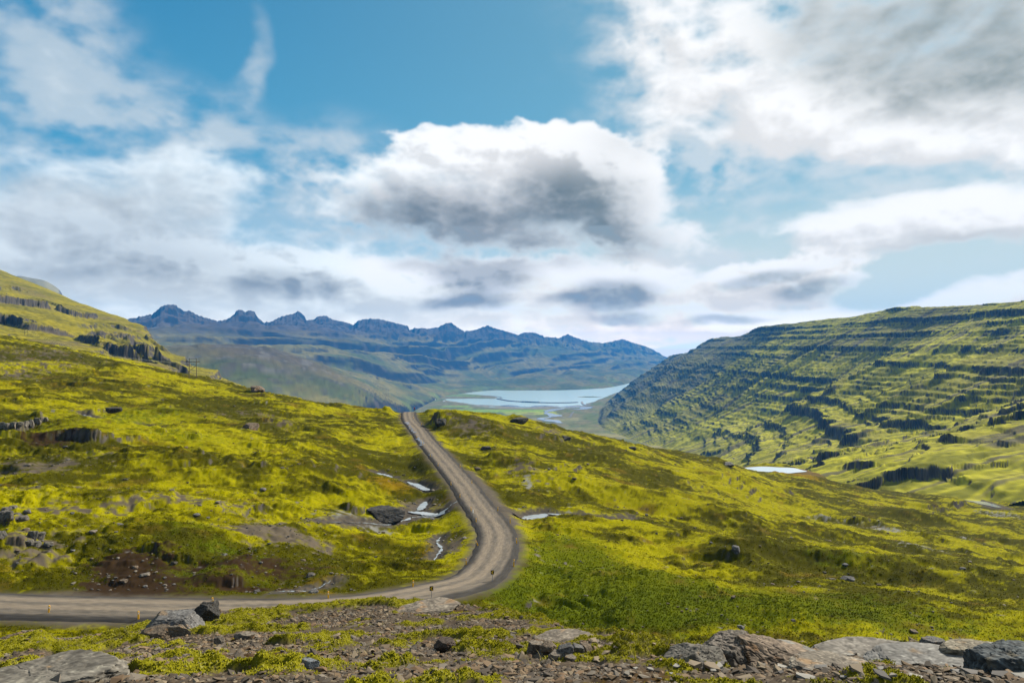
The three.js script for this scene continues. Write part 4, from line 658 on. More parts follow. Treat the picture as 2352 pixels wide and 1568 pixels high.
knollRock('rock_slab', 'flat pale wedge of stone at the foot of the mossy bank', 'rock', 566, 1466, 48, 16, 0.6, 59, { tint: TAN, rz: -0.12 });
knollRock('rock', 'square dark brown block among the scree', 'rock', 1020, 1484, 40, 20, 0.8, 61, { tint: [0.06, 0.045, 0.036], cuts: 6 });
knollRock('rock_slab', 'smooth blue-grey flat stone on the dark soil near the lower edge', 'rock', 712, 1526, 46, 16, 0.7, 67, { tint: [0.13, 0.14, 0.15], rough: 0.03 });
knollRock('rock_slab', 'pale bare bedrock hump on the rim below the chevron sign', 'rock', 985, 1403, 130, 22, 0.8, 71, { tint: TAN, rough: 0.07, lift: 0.15, detail: 20 });
knollRock('rock_slab', 'long tan rock shelf behind the heap of broken stones', 'rock', 1285, 1470, 140, 22, 0.7, 73, { tint: TAN, rough: 0.06, lift: -0.1, rz: 0.05, detail: 20 });
[[1228, 1496, 38, 30, TAN], [1262, 1494, 36, 24, BROWN], [1295, 1500, 40, 22, GREY], [1322, 1494, 30, 18, GREY], [1275, 1510, 34, 18, TAN], [1250, 1506, 26, 16, GREY], [1345, 1490, 30, 14, BROWN], [1310, 1512, 30, 12, TAN]].forEach(([X, Y, w, h, t], i) => knollRock('broken_stone', 'angular stone in the heap of broken stones on the right part of the knoll', 'rock', X, Y, w, h, 0.8, 80 + i, { tint: t, rz: (i % 3 - 1) * 0.3, rx: 0.2, detail: 10, group: 'heap of broken stones' }));
// the outcrop and the slabs on the right
knollRock('rock_outcrop', 'tall dark-faced rock outcrop rising from the lower right edge', 'outcrop', 1668, 1560, 170, 130, 0.9, 101, { D: 4.15, tint: [0.125, 0.105, 0.085], detail: 34, rough: 0.08, lift: -0.18, cuts: 14, rz: 0.1 });
knollRock('rock_outcrop', 'brown cracked shoulder of rock right of the dark-faced outcrop', 'outcrop', 1765, 1560, 190, 90, 0.9, 103, { D: 4.1, tint: [0.150, 0.112, 0.080], detail: 30, rough: 0.08, lift: -0.2, cuts: 14, rz: -0.25 });
knollRock('rock_outcrop', 'low rock foot sloping left from the dark-faced outcrop', 'outcrop', 1585, 1580, 130, 70, 0.9, 105, { D: 3.9, tint: [0.10, 0.09, 0.075], detail: 20, rough: 0.08, lift: 0.0, rz: 0.35 });
[[1840, 1545, 190, 26, 4.15, 'wide grey bedrock slab right of the brown cracked shoulder'], [2000, 1536, 210, 30, 4.2, 'long pale bedrock slab in the middle of the rock pavement'], [2120, 1560, 230, 36, 3.85, 'broad pale slab along the bottom edge below the thick loose slab'], [1930, 1568, 170, 30, 3.75, 'tan slab at the bottom edge with a shadowed lip'], [2190, 1522, 150, 18, 4.4, 'thin layered slab under the moss on the right'], [2300, 1516, 130, 16, 4.5, 'pale slab at the right edge behind the blue-grey boulder']].forEach(([X, Y, w, h, D, label], i) => knollRock('bedrock_slab', label, 'rock slab', X, Y, w, h, 0.75, 120 + i, { D, tint: [[0.155, 0.145, 0.125], [0.175, 0.155, 0.13], [0.165, 0.155, 0.14], [0.16, 0.135, 0.105], [0.15, 0.14, 0.125], [0.17, 0.16, 0.145]][i], detail: 26, rough: 0.05, lift: -0.42, rz: [-0.03, 0.05, 0.03, -0.06, 0.04, 0][i], rx: 0.06, cuts: 7 }));
knollRock('rock_slab', 'thick loose tan slab lying on the pale pavement at the right', 'rock slab', 2232, 1552, 108, 40, 0.7, 131, { D: 3.95, tint: [0.17, 0.145, 0.105], rough: 0.035, lift: 0.75, cuts: 8, detail: 22 });
knollRock('boulder', 'rough blue-grey boulder in the bottom right corner', 'boulder', 2330, 1590, 190, 120, 0.8, 137, { D: 3.5, tint: BLUE, detail: 30, rough: 0.10, lift: -0.12 });
knollRock('rock', 'small grey stone perched on the moss above the pavement', 'rock', 2142, 1484, 44, 22, 0.8, 139, { tint: GREY, rough: 0.09 });
// flagstones split off the pavement
{
  const r = rng(303), geos = [...Array(7)].map((_, k) => { const q = rng(700 + k), pts = []; const ns = 4 + k % 3; for (let i = 0; i < ns; i++) { const a = (i + 0.75 * q()) / ns * 6.283, d = 0.6 + 0.55 * q(), t = 0.05 + 0.09 * q(); for (const y of [-0.12, t]) pts.push(V(Math.cos(a) * d * (1 - 0.12 * (y > 0) * q()), y, Math.sin(a) * d * 0.7)); } return new ConvexGeometry(pts); });
  const mats = [[0.150, 0.132, 0.108], [0.120, 0.112, 0.102], [0.165, 0.128, 0.088], [0.085, 0.076, 0.068], [0.185, 0.172, 0.150]].map((c) => mat(...c, 0.88, 0.3));
  for (let i = 0; i < 70; i++) {
    const X = 1420 + 932 * r(), Y = 1500 + 60 * Math.pow(r(), 0.8), p = onK(X, Y), s = (0.020 + 0.06 * Math.pow(r(), 3)), m = new THREE.Mesh(geos[i % 7], mats[Math.floor(r() * 5)]);
    m.position.set(p[0], p[1] + 0.004 + 0.012 * r(), p[2]); m.rotation.set((r() - 0.5) * 0.3, r() * 6.28, (r() - 0.5) * 0.3); m.scale.set(s, s * (0.8 + 0.7 * r()), s);
    put(m, 'flagstone', 'thin split flagstone on the rock pavement at the lower right', 'stone', 'flagstones on the rock pavement');
  }
}
// loose stones: flat angular chips
const chipGeos = [...Array(12)].map((_, k) => { const r = rng(500 + k), pts = []; for (let i = 0; i < 11; i++) { const a = r() * 6.283, q = 0.55 + 0.45 * r(); pts.push(V(Math.cos(a) * q, (r() - 0.5) * (0.35 + 0.45 * (k % 3 === 0)), Math.sin(a) * q * (0.5 + 0.3 * r()))); } const g = new ConvexGeometry(pts); return g; });
const chipCols = [[0.105, 0.088, 0.070], [0.075, 0.068, 0.062], [0.145, 0.112, 0.078], [0.058, 0.052, 0.048], [0.125, 0.118, 0.110], [0.115, 0.082, 0.055], [0.165, 0.145, 0.115]];
for (const c of chipCols) for (let i = 0; i < 3; i++) c[i] *= [0.86, 0.76, 0.63][i];
const chipMats = chipCols.map((c) => mat(...c, 0.88, 0.3));
{
  const r = rng(77), list = [];
  for (let n = 0; n < 260000 && list.length < 42000; n++) {
    const px = -30 + 1084 * r(), D = 2.9 + 7.4 * Math.pow(r(), 0.8), x = uOf(px) * D, z = -D;
    if (D > rimD(px) + 0.25) continue;
    const [m, s] = kCov(x, z), scree = (1 - sst(0.3, 0.55, m)) * (1 - 0.55 * sst(0.35, 0.6, s)) * (px < 620 ? 1 : 0.75) * clamp(0.55 + 1.2 * n2(x / 0.8, z / 0.8));
    if (r() > 0.06 + scree) continue;
    const size = 0.0045 + 0.008 * r() + 0.040 * Math.pow(r(), 14) + 0.020 * Math.pow(r(), 6);
    list.push({ x, z, size, see: size / D, k: Math.floor(r() * 12), c: Math.floor(r() * 7), a: r() * 6.283, t: (r() - 0.5) * 0.6, u: (r() - 0.5) * 0.6 });
  }
  list.sort((a, b) => b.see - a.see);
  list.forEach((s, i) => { if (i < 260) { const m = new THREE.Mesh(chipGeos[s.k], chipMats[s.c]); m.position.set(s.x, knollH(s.x, s.z) + s.size * 0.10, s.z); m.rotation.set(s.t, s.a, s.u); m.scale.setScalar(s.size); put(m, 'loose_stone', 'loose flat angular stone lying on the scree of the knoll', 'stone', 'loose stones on the scree of the knoll'); } });
  const rest = list.slice(260), q = new THREE.Object3D(), col = new THREE.Color();
  chipGeos.slice(0, 4).forEach((g, v) => {
    const mine = rest.filter((_, i) => i % 4 === v), im = new THREE.InstancedMesh(g, mat(1, 1, 1, 0.9, 0.3), mine.length);
    mine.forEach((s, i) => { q.position.set(s.x, knollH(s.x, s.z) + s.size * 0.12, s.z); q.rotation.set(s.t, s.a, s.u); q.scale.setScalar(s.size); q.updateMatrix(); im.setMatrixAt(i, q.matrix); im.setColorAt(i, col.setRGB(...mul3(chipCols[s.c], 0.8 + 0.4 * ((i * 37 % 100) / 100)))); });
    im.name = numbered('scree'); im.userData = { kind: 'stuff', label: ['dark and pale stone chips covering the bare scree', 'brown grit chips scattered between the scree stones', 'grey splinters of stone on the bare ground', 'small tan chips among the moss edges'][v], category: 'scree' }; im.castShadow = im.receiveShadow = true; scene.add(im);
  });
}
// moss sprigs and dry grass
{
  const r = rng(91), sp = [];
  for (let k = 0; k < 4; k++) { const a = k * 1.57 + 0.4, g = new THREE.ConeGeometry(0.32, 1, 3, 1, true); g.translate(0, 0.42, 0); g.rotateX(0.5 * (k ? 1 : 0)); g.rotateY(a); sp.push(g); }
  const g = mergeGeometries(sp), N = 110000, im = new THREE.InstancedMesh(g, mat(1, 1, 1, 0.97, 0.03, { side: THREE.DoubleSide }), N), q = new THREE.Object3D(), col = new THREE.Color(); let n = 0;
  for (let t = 0; t < 900000 && n < N; t++) {
    const px = -40 + 1104 * r(), D = 2.9 + 8 * Math.pow(r(), 0.75), x = uOf(px) * D, z = -D; if (D > rimD(px) + 0.7) continue;
    const [m] = kCov(x, z); if (m < 0.40 + 0.12 * r()) continue;
    const s = 0.006 + 0.008 * r(), p = n2(x / 0.5, z / 0.5), w = r();
    q.position.set(x, knollH(x, z) - 0.002, z); q.rotation.set((r() - 0.5) * 0.9, r() * 6.28, (r() - 0.5) * 0.9); q.scale.set(s, s * (0.9 + 0.8 * r()), s); q.updateMatrix(); im.setMatrixAt(n, q.matrix);
    const c = mix3(mix3([0.08, 0.08, 0.003], [0.20, 0.185, 0.010], clamp(0.5 + 0.8 * p + 0.5 * (w - 0.5))), [0.25, 0.24, 0.09], w > 0.88 ? 0.5 : 0);
    im.setColorAt(n++, col.setRGB(...c));
  }
  im.count = n; im.name = 'moss'; im.userData = { kind: 'stuff', label: 'yellow-green moss cushions covering the rim of the knoll', category: 'moss' }; im.castShadow = im.receiveShadow = true; scene.add(im);
  // grass
  const blades = []; const rr = rng(17);
  const spots = [[1460, 1498, 26], [1500, 1480, 10], [2095, 1486, 30], [1985, 1500, 20], [1930, 1478, 14], [2180, 1488, 22], [2240, 1500, 24], [2300, 1505, 20], [1820, 1474, 12], [1740, 1468, 10], [700, 1480, 12], [760, 1478, 14], [820, 1505, 10], [1380, 1455, 10], [1560, 1490, 18], [2060, 1475, 18], [640, 1438, 10], [1640, 1490, 14], [1100, 1500, 10], [930, 1520, 8], [1240, 1520, 8]];
  for (const [X, Y, k] of spots) { const p = onK(X, Y); for (let i = 0; i < k * 2; i++) { const x = p[0] + (rr() - 0.5) * 0.22, z = p[2] + (rr() - 0.5) * 0.2, h = 0.03 + 0.06 * rr(), a = rr() * 6.28, l = 0.02 + 0.03 * rr(), y = knollH(x, z) - 0.004, w = 0.0012; const dx = Math.cos(a), dz = Math.sin(a);
    const b = new THREE.BufferGeometry(); b.setAttribute('position', new THREE.BufferAttribute(new Float32Array([x - dz * w, y, z + dx * w, x + dz * w, y, z - dx * w, x + dx * l * 0.3 + dz * w, y + h * 0.6, z + dz * l * 0.3 - dx * w, x + dx * l * 0.3 - dz * w, y + h * 0.6, z + dz * l * 0.3 + dx * w, x + dx * l, y + h, z + dz * l]), 3)); b.setIndex([0, 1, 2, 0, 2, 3, 3, 2, 4]); b.computeVertexNormals(); blades.push(b); } }
  const gm = new THREE.Mesh(mergeGeometries(blades), mat(0.26, 0.215, 0.105, 0.9, 0.2, { side: THREE.DoubleSide })); gm.name = 'dry_grass'; gm.userData = { kind: 'stuff', label: 'thin dry straw-coloured grass blades in the moss', category: 'grass' }; gm.castShadow = gm.receiveShadow = true; scene.add(gm);
}

// ------------------------------------------------------------------ boulders on the moor
function moorRock(name, label, X, Y, w, h, seed, o = {}) {
  const p = onMoor(X, Y), D = -p[2], k = S * D / F, sx = w * k / 2 / 0.86, sy = h * k / 2 / 0.62;
  const m = new THREE.Mesh(rockGeo(seed, sx, sy, sx * (o.dz ?? 0.8), o.detail ?? 7, 0.08, 11, o.tint ?? BROWN), rockMat); m.position.set(p[0], p[1] + sy * 0.12, p[2]); m.rotation.y = seed; m.rotation.z = o.rz ?? 0;
  return put(m, name, label, o.cat ?? 'boulder', o.group);
}
moorRock('rock_outcrop', 'black overhanging rock beside the rocky stream left of the road', 882, 1184, 80, 26, 201, { tint: DARK, detail: 16, cat: 'outcrop' });
moorRock('boulder', 'large brown boulder alone on the mossy slope left of the road', 575, 981, 38, 15, 203, { tint: BROWN, detail: 12 });
moorRock('rock_outcrop', 'dark knobbly rock on the skyline at the crest, right of the road', 1014, 974, 24, 20, 205, { tint: [0.06, 0.055, 0.045], detail: 14, cat: 'outcrop' });
moorRock('rock_outcrop', 'dark mossy rock cap on the skyline hump before the fjord', 1192, 968, 40, 14, 207, { tint: [0.06, 0.055, 0.04], detail: 12, cat: 'outcrop' });
moorRock('rock_outcrop', 'brown craggy rock where the left slope drops to the valley', 592, 898, 36, 18, 209, { tint: BROWN, detail: 12, cat: 'outcrop' });
moorRock('boulder', 'dark boulder in the hollow above the left brook', 255, 942, 36, 11, 211, { tint: DARK, detail: 10 });
moorRock('boulder', 'dark block half sunk in moss on the slope right of the road', 1118, 1030, 24, 8, 213, { tint: DARK, detail: 10 });
moorRock('boulder', 'dark block on the brow of the middle hill', 1300, 1006, 28, 8, 215, { tint: DARK, detail: 10 });
moorRock('boulder', 'dark boulder low on the right shoulder of the middle hill', 1452, 1030, 20, 7, 217, { tint: DARK, detail: 10 });
moorRock('boulder', 'small round boulder on the moss just right of the straight road', 1096, 1079, 16, 9, 219, { tint: BROWN });
moorRock('boulder', 'grey boulder at the tip of the mossy hump in the bowl', 1690, 1262, 22, 14, 221, { tint: GREY });
moorRock('boulder', 'grey boulder at the right end of the mossy hump in the bowl', 1948, 1330, 26, 10, 223, { tint: GREY });
moorRock('boulder', 'dark boulder at the mouth of the gorge by the river', 2300, 1124, 40, 14, 225, { tint: DARK });
moorRock('rock_outcrop', 'grey hump of rock at the far left end of the tarn', 1672, 1066, 26, 8, 227, { tint: GREY, detail: 12, cat: 'outcrop' });
moorRock('rock_outcrop', 'square grey crag at the edge of the shelf right of the tarn', 1908, 1090, 26, 14, 229, { tint: GREY, detail: 12, cat: 'outcrop' });
// the two broken basalt walls on the left: single columns and blocks
[[8, 1188, 22, 22], [24, 1186, 18, 20], [40, 1190, 20, 20], [54, 1194, 20, 16], [30, 1168, 18, 12], [62, 1176, 16, 10], [14, 1172, 20, 12]].forEach(([X, Y, w, h], i) => moorRock('basalt_block', 'squared grey basalt block in the broken wall at the left edge above the road', X, Y, w, h, 240 + i, { tint: [0.10, 0.09, 0.078], detail: 6, group: 'upper broken wall of blocks' }));
[[2, 1234, 24, 22], [76, 1232, 18, 20], [92, 1234, 24, 18], [66, 1246, 20, 10], [108, 1252, 22, 12], [84, 1250, 18, 12]].forEach(([X, Y, w, h], i) => moorRock('basalt_block', 'rounded grey block in the lower row of boulders at the left edge above the road', X, Y, w, h, 260 + i, { tint: [0.105, 0.095, 0.08], detail: 6, group: 'lower row of blocks' }));
[[4, 978, 16, 14], [16, 980, 16, 14], [30, 978, 14, 14], [44, 976, 14, 12], [60, 974, 12, 12], [72, 972, 12, 14], [86, 968, 14, 14], [98, 966, 12, 14], [106, 964, 10, 10]].forEach(([X, Y, w, h], i) => moorRock('basalt_column', 'short basalt column in the weathered row above the dark cut on the left', X, Y, w, h, 280 + i, { tint: [0.13, 0.115, 0.095], detail: 6, group: 'row of short basalt columns' }));
{
  const r = rng(5), shared = [...Array(8)].map((_, k) => rockGeo(300 + k, 1, 0.62, 0.8, 4, 0.1, 10, [BROWN, GREY, [0.15, 0.13, 0.105], [0.08, 0.072, 0.062]][k % 4])), all = [];
  for (let n = 0; n < 40000 && all.length < 2400; n++) {
    const X = 2352 * r(), D = 52 * Math.pow(480 / 52, Math.pow(r(), 0.8)), x = uOf(X * S) * D, z = -D, cv = coverAt(x, z), [rd] = nearRoad(x, z); if (Math.abs(rd) < 5.2) continue;
    const [sd] = nearStream(x, z); if (sd < 0.3) continue;
    const p = 0.05 + 0.8 * cv[2] + 0.7 * cv[3] + 0.8 * cv[4] + (sd < 3.5 ? 0.7 : 0) + 0.35 * sst(0.25, 0.5, n2(x / 14, z / 12)); if (r() > p) continue;
    const s = 0.07 + 0.13 * r() + 0.5 * Math.pow(r(), 14); all.push({ x, z, s, see: s / D, k: Math.floor(r() * 8), a: r() * 6.28, t: (r() - 0.5) * 0.5 });
  }
  all.sort((a, b) => b.see - a.see);
  all.slice(0, 120).forEach((b) => { const m = new THREE.Mesh(shared[b.k], rockMat); m.position.set(b.x, moorH(b.x, b.z) + b.s * 0.02, b.z); m.rotation.set(b.t, b.a, 0); m.scale.setScalar(b.s); put(m, 'moor_stone', 'weathered stone scattered on the mossy moor below the knoll', 'stone', 'stones scattered over the moor'); });
  const q = new THREE.Object3D();
  shared.slice(0, 4).forEach((g, v) => { const mine = all.slice(120).filter((_, i) => i % 4 === v), im = new THREE.InstancedMesh(g, rockMat, mine.length); mine.forEach((b, i) => { q.position.set(b.x, moorH(b.x, b.z) + b.s * 0.12, b.z); q.rotation.set(b.t, b.a, 0); q.scale.setScalar(b.s); q.updateMatrix(); im.setMatrixAt(i, q.matrix); }); im.name = numbered('stone_litter'); im.userData = { kind: 'stuff', label: ['brown stone litter on the bare patches of the moor', 'grey stone litter along the streams of the moor', 'pale stone litter on the gravel patches', 'dark stone litter on the bare slopes'][v], category: 'stones' }; im.castShadow = im.receiveShadow = true; scene.add(im); });
}

// ------------------------------------------------------------------ what grows on the moor: moss cushions and grass tufts
{
  const r = rng(4242), dome = new THREE.SphereGeometry(1, 7, 3, 0, 6.2832, 0, Math.PI / 2), blades = [];
  for (let k = 0; k < 6; k++) { const a = k * 1.05, l = 0.35 + 0.25 * (k % 3) / 2, b = new THREE.BufferGeometry(); b.setAttribute('position', new THREE.BufferAttribute(new Float32Array([-0.09, 0, 0, 0.09, 0, 0, 0.02, 1 - 0.2 * (k % 2), l]), 3)); b.setIndex([0, 1, 2]); b.rotateY(a); b.translate(0.25 * Math.cos(a), 0, 0.25 * Math.sin(a)); b.computeVertexNormals(); blades.push(b); }
  const tuft = mergeGeometries(blades), NM = 260000, NG = 150000, q = new THREE.Object3D(), col = new THREE.Color();
  const im = new THREE.InstancedMesh(dome, mat(1, 1, 1, 0.97, 0.03), NM), ig = new THREE.InstancedMesh(tuft, mat(1, 1, 1, 0.97, 0.03, { side: THREE.DoubleSide }), NG); let a = 0, b = 0;
  for (let t = 0; t < 1100000 && (a < NM || b < NG); t++) {
    const px = -50 + 1124 * r(), D = 52 * Math.pow(330 / 52, Math.pow(r(), 1.15)), x = uOf(px) * D, z = -D, [rd] = nearRoad(x, z); if (Math.abs(rd) < 4.7) continue;
    const y = moorH(x, z), c = moorColour(x, y, z, 1); if (c[2] > 0.13 * c[1] || c[1] < 0.022) continue;
    const green = c[1] > 1.08 * c[0], k = (green ? 0.95 : 1.0) + 0.35 * r();
    if ((green ? r() < 0.85 : r() < 0.22) ? b < NG : false) { const s = 0.07 + 0.10 * r(); q.position.set(x, y - 0.02, z); q.rotation.set((r() - 0.5) * 0.4, r() * 6.28, (r() - 0.5) * 0.4); q.scale.set(s, s * (0.9 + r()), s); q.updateMatrix(); ig.setMatrixAt(b, q.matrix); ig.setColorAt(b++, col.setRGB(c[0] * k, c[1] * k, c[2] * k)); }
    else if (a < NM) { const s = 0.05 + 0.15 * r() * r(); q.position.set(x, y - 0.04, z); q.rotation.set((r() - 0.5) * 0.3, r() * 6.28, (r() - 0.5) * 0.3); q.scale.set(s * (0.8 + 0.6 * r()), s * (0.3 + 0.4 * r()), s); q.updateMatrix(); im.setMatrixAt(a, q.matrix); im.setColorAt(a++, col.setRGB(c[0] * k, c[1] * k, c[2] * k)); }
  }
  im.count = a; ig.count = b; im.name = 'moss_cushions'; ig.name = 'grass_tufts';
  im.userData = { kind: 'stuff', label: 'yellow-green moss cushions all over the moor', category: 'moss' }; ig.userData = { kind: 'stuff', label: 'green and dry grass tufts all over the moor', category: 'grass' };
  for (const m of [im, ig]) { m.castShadow = m.receiveShadow = true; scene.add(m); }
}

// ------------------------------------------------------------------ water on the moor
{
  const labels = { stream: 'stream', pool: 'pool', brook: 'brook', river: 'river' };
  streams.forEach((s, k) => {
    const n = s.P.length, pos = [], idx = [];
    for (let i = 0; i < n; i++) {
      const p = s.P[i], q = s.P[Math.min(i + 1, n - 1)], o = s.P[Math.max(i - 1, 0)], tx = q.x - o.x, tz = q.z - o.z, l = Math.hypot(tx, tz), end = Math.pow(Math.sin(Math.PI * clamp((i + 0.4) / (n - 0.2))), 0.5), w = s.w * end * (s.kind === 'pool' || s.kind === 'river' ? 1 + 0.4 * n2(i / 3.3, k * 7) + 0.25 * n2(i / 1.1, k * 3) : clamp(0.42 + 1.15 * n2(i / 1.9, k * 7), 0.03, 1.1)), sh = s.kind === 'pool' ? 0.2 * n2(i / 2, k) : 0.35 * s.w * n2(i / 3.1, k * 5 + 40), cx = p.x - tz / l * sh, cz = p.z + tx / l * sh;
      const y = Math.min(moorH(cx, cz, false), moorH(cx - tz / l * w * 0.8, cz + tx / l * w * 0.8, false), moorH(cx + tz / l * w * 0.8, cz - tx / l * w * 0.8, false)) + (s.kind === 'pool' ? 0.27 : s.kind === 'river' ? 0.3 : 0.12);
      for (const e of [-1, -0.5, 0, 0.5, 1]) pos.push(cx - tz / l * w * e, y, cz + tx / l * w * e);
    }
    for (let pass = 0; pass < 3; pass++) for (let i = 1; i < n - 1; i++) { const y = (pos[(i - 1) * 15 + 1] + pos[i * 15 + 1] * 2 + pos[(i + 1) * 15 + 1]) / 4; for (let e = 0; e < 5; e++) pos[i * 15 + e * 3 + 1] = y; }
    for (let i = 0; i < n - 1; i++) for (let e = 0; e < 4; e++) { const a = i * 5 + e, b = a + 1, c = a + 5, d = c + 1; idx.push(a, b, d, a, d, c); }
    const g = new THREE.BufferGeometry(); g.setAttribute('position', new THREE.BufferAttribute(new Float32Array(pos), 3)); g.setIndex(idx); g.computeVertexNormals();
    const m = new THREE.Mesh(g, waterMat(0.14, [0.20, 0.22, 0.23])); m.name = numbered(labels[s.kind] + '_water'); m.userData = { kind: 'structure' }; m.receiveShadow = true; scene.add(m);
  });
  const pts = []; for (let i = 0; i < 48; i++) { const a = i / 48 * 6.2832, rr = 0.82 + 0.16 * n2(Math.cos(a) * 1.6 + 5, Math.sin(a) * 1.6); pts.push(new THREE.Vector2(Math.cos(a) * 26 * rr, Math.sin(a) * 15 * rr)); }
  const m = new THREE.Mesh(new THREE.ShapeGeometry(new THREE.Shape(pts)).rotateX(-Math.PI / 2).translate(tarn.x, tarn.y - 0.02, tarn.z), waterMat(0.08, [0.36, 0.40, 0.42])); m.name = 'tarn_water'; m.userData = { kind: 'structure' }; scene.add(m);
}

// ------------------------------------------------------------------ marker posts and signs along the road
{
  const orange = mat(0.80, 0.40, 0.012, 0.55, 0.5), white = mat(0.75, 0.75, 0.72, 0.35, 0.6), steel = mat(0.20, 0.21, 0.22, 0.5, 0.5, { metalness: 0.4 }), black = mat(0.012, 0.012, 0.012, 0.5, 0.4), yellow = mat(0.68, 0.38, 0.01, 0.45, 0.5);
  const postShape = new THREE.Shape(); postShape.moveTo(-0.055, 0); postShape.lineTo(0.055, 0); postShape.lineTo(0.055, 0.80); postShape.quadraticCurveTo(0.02, 0.90, -0.03, 0.88); postShape.lineTo(-0.055, 0.86); postShape.closePath();
  const postGeo = new THREE.ExtrudeGeometry(postShape, { depth: 0.05, bevelEnabled: true, bevelSize: 0.008, bevelThickness: 0.008, bevelSegments: 1 }).translate(0, 0, -0.025);
  const proto = new THREE.Group(); part(proto, 'post', postGeo, orange); part(proto, 'reflector', new THREE.BoxGeometry(0.07, 0.14, 0.012).translate(0, 0.70, 0.040), white);
  const P = { left: [[111, 1412], [318, 1425], [918, 962], [920, 957], [942, 987], [957, 1005], [970, 1019], [989, 1049], [1006, 1071], [1036, 1115], [1056, 1144], [1082, 1175], [1094, 1201], [1099, 1254, 0.42], [1071, 1297], [948, 1351], [754, 1378], [490, 1392]], right: [[949, 962], [968, 976], [1009, 1020], [1057, 1074], [1084, 1112], [1143, 1175], [1172, 1200], [1187, 1249], [1180, 1300]] };
  const where = {
    left: ['orange marker post on the near verge of the road at the far left', 'orange marker post on the near verge behind the broad flat rock', 'second orange marker post left of the road at the crest', 'orange marker post left of the road at the very crest', 'orange marker post left of the road beside the puddled wet patch', 'orange marker post left of the road just below the wet patch', 'orange marker post left of the road, second below the wet patch', 'orange marker post left of the road, third below the wet patch', 'orange marker post left of the road, fourth below the wet patch', 'orange marker post left of the road, level with the upper stream', 'orange marker post left of the road just above the culvert', 'orange marker post left of the road beside the grey sign pole', 'orange marker post left of the road just below the grey sign pole', 'leaning orange marker post inside the bend', 'orange marker post inside the bend below the leaning one', 'orange marker post on the far verge above the left chevron sign', 'orange marker post on the far verge behind the rim of the knoll', 'orange marker post on the far verge behind the dark round boulder'],
    right: ['orange marker post right of the road at the crest', 'orange marker post right of the road, first below the crest', 'orange marker post right of the road, second below the crest', 'orange marker post right of the road, third below the crest', 'orange marker post right of the road, fourth below the crest', 'orange marker post right of the road above the culvert boulders', 'orange marker post right of the road beside the white stream', 'orange marker post on the outside of the bend, upper one', 'orange marker post on the outside of the bend above the right chevron sign'] };
  let first = true;
  for (const side of ['left', 'right']) P[side].forEach(([X, Y, lean = 0], i) => {
    const o = first ? proto : proto.clone(); first = false; const p = onMoor(X, Y); o.position.set(p[0], p[1] - 0.03, p[2]); o.scale.set(1.25, 1.15, 1.2); o.rotation.set((i % 3 - 1) * 0.05, Math.atan2(-p[0], -p[2]) + 0.2 * (i % 2), lean + ((i * 7) % 5 - 2) * 0.03); put(o, 'marker_post', where[side][i], 'marker post', 'orange marker posts along the road');
  });
  const roadFoot = (X, Y) => onMoor(X, Y);
  function chevron(X, Y, label) {
    const g = new THREE.Group(), p = roadFoot(X, Y), k = 1; g.position.set(p[0], p[1] - 0.1, p[2]); g.rotation.y = Math.atan2(-p[0], -p[2]);
    part(g, 'pole', new THREE.CylinderGeometry(0.03, 0.03, 1.6, 10).translate(0, 0.8, -0.04), steel);
    const plate = part(g, 'plate', new THREE.BoxGeometry(0.40, 0.50, 0.025).translate(0, 1.44, 0), black);
    const s = new THREE.Shape(); s.moveTo(0.17, 0.20); s.lineTo(0.01, 0.20); s.lineTo(-0.16, 0); s.lineTo(0.01, -0.20); s.lineTo(0.17, -0.20); s.lineTo(0.0, 0); s.closePath();
    part(plate, 'arrow', new THREE.ExtrudeGeometry(s, { depth: 0.004, bevelEnabled: false }).translate(0, 1.44, 0.016), yellow);
    put(g, 'chevron_sign', label, 'road sign', 'chevron signs in the bend');
  }
  chevron(991, 1378, 'black and yellow chevron sign at the near edge of the bend, left one');
  chevron(1131, 1338, 'black and yellow chevron sign at the near edge of the bend, right one');
  { const g = new THREE.Group(), p = roadFoot(1086, 1196); g.position.set(p[0], p[1] - 0.1, p[2]); g.rotation.y = 1.35; part(g, 'pole', new THREE.CylinderGeometry(0.045, 0.045, 2.1, 10).translate(0, 1.05, 0), steel); part(g, 'plate', new THREE.BoxGeometry(0.55, 0.5, 0.03).translate(0, 1.85, 0.05), mat(0.24, 0.26, 0.28, 0.5, 0.5, { metalness: 0.3 })); put(g, 'road_sign', 'grey sign pole with its plate seen edge-on, left of the road by the culvert', 'road sign'); }
  { const g = new THREE.Group(), p = onMoor(952, 951); g.position.set(p[0], p[1] - 0.2, p[2]); g.rotation.y = 0.1; part(g, 'pole', new THREE.CylinderGeometry(0.06, 0.06, 3.4, 10).translate(0, 1.7, 0), steel); part(g, 'plate', new THREE.CylinderGeometry(0.45, 0.45, 0.03, 3).rotateX(Math.PI / 2).rotateZ(Math.PI).translate(0, 3.0, 0.06), mat(0.45, 0.05, 0.03, 0.5, 0.5)); part(g, 'plate', new THREE.BoxGeometry(0.7, 0.4, 0.03).translate(0, 2.35, 0.06), mat(0.05, 0.05, 0.06, 0.5, 0.4)); put(g, 'warning_sign', 'small red-topped warning sign on a pole at the crest of the road', 'road sign'); }
  // thin puddled film where the road is wet below the crest
  const pud = []; const r = rng(8);
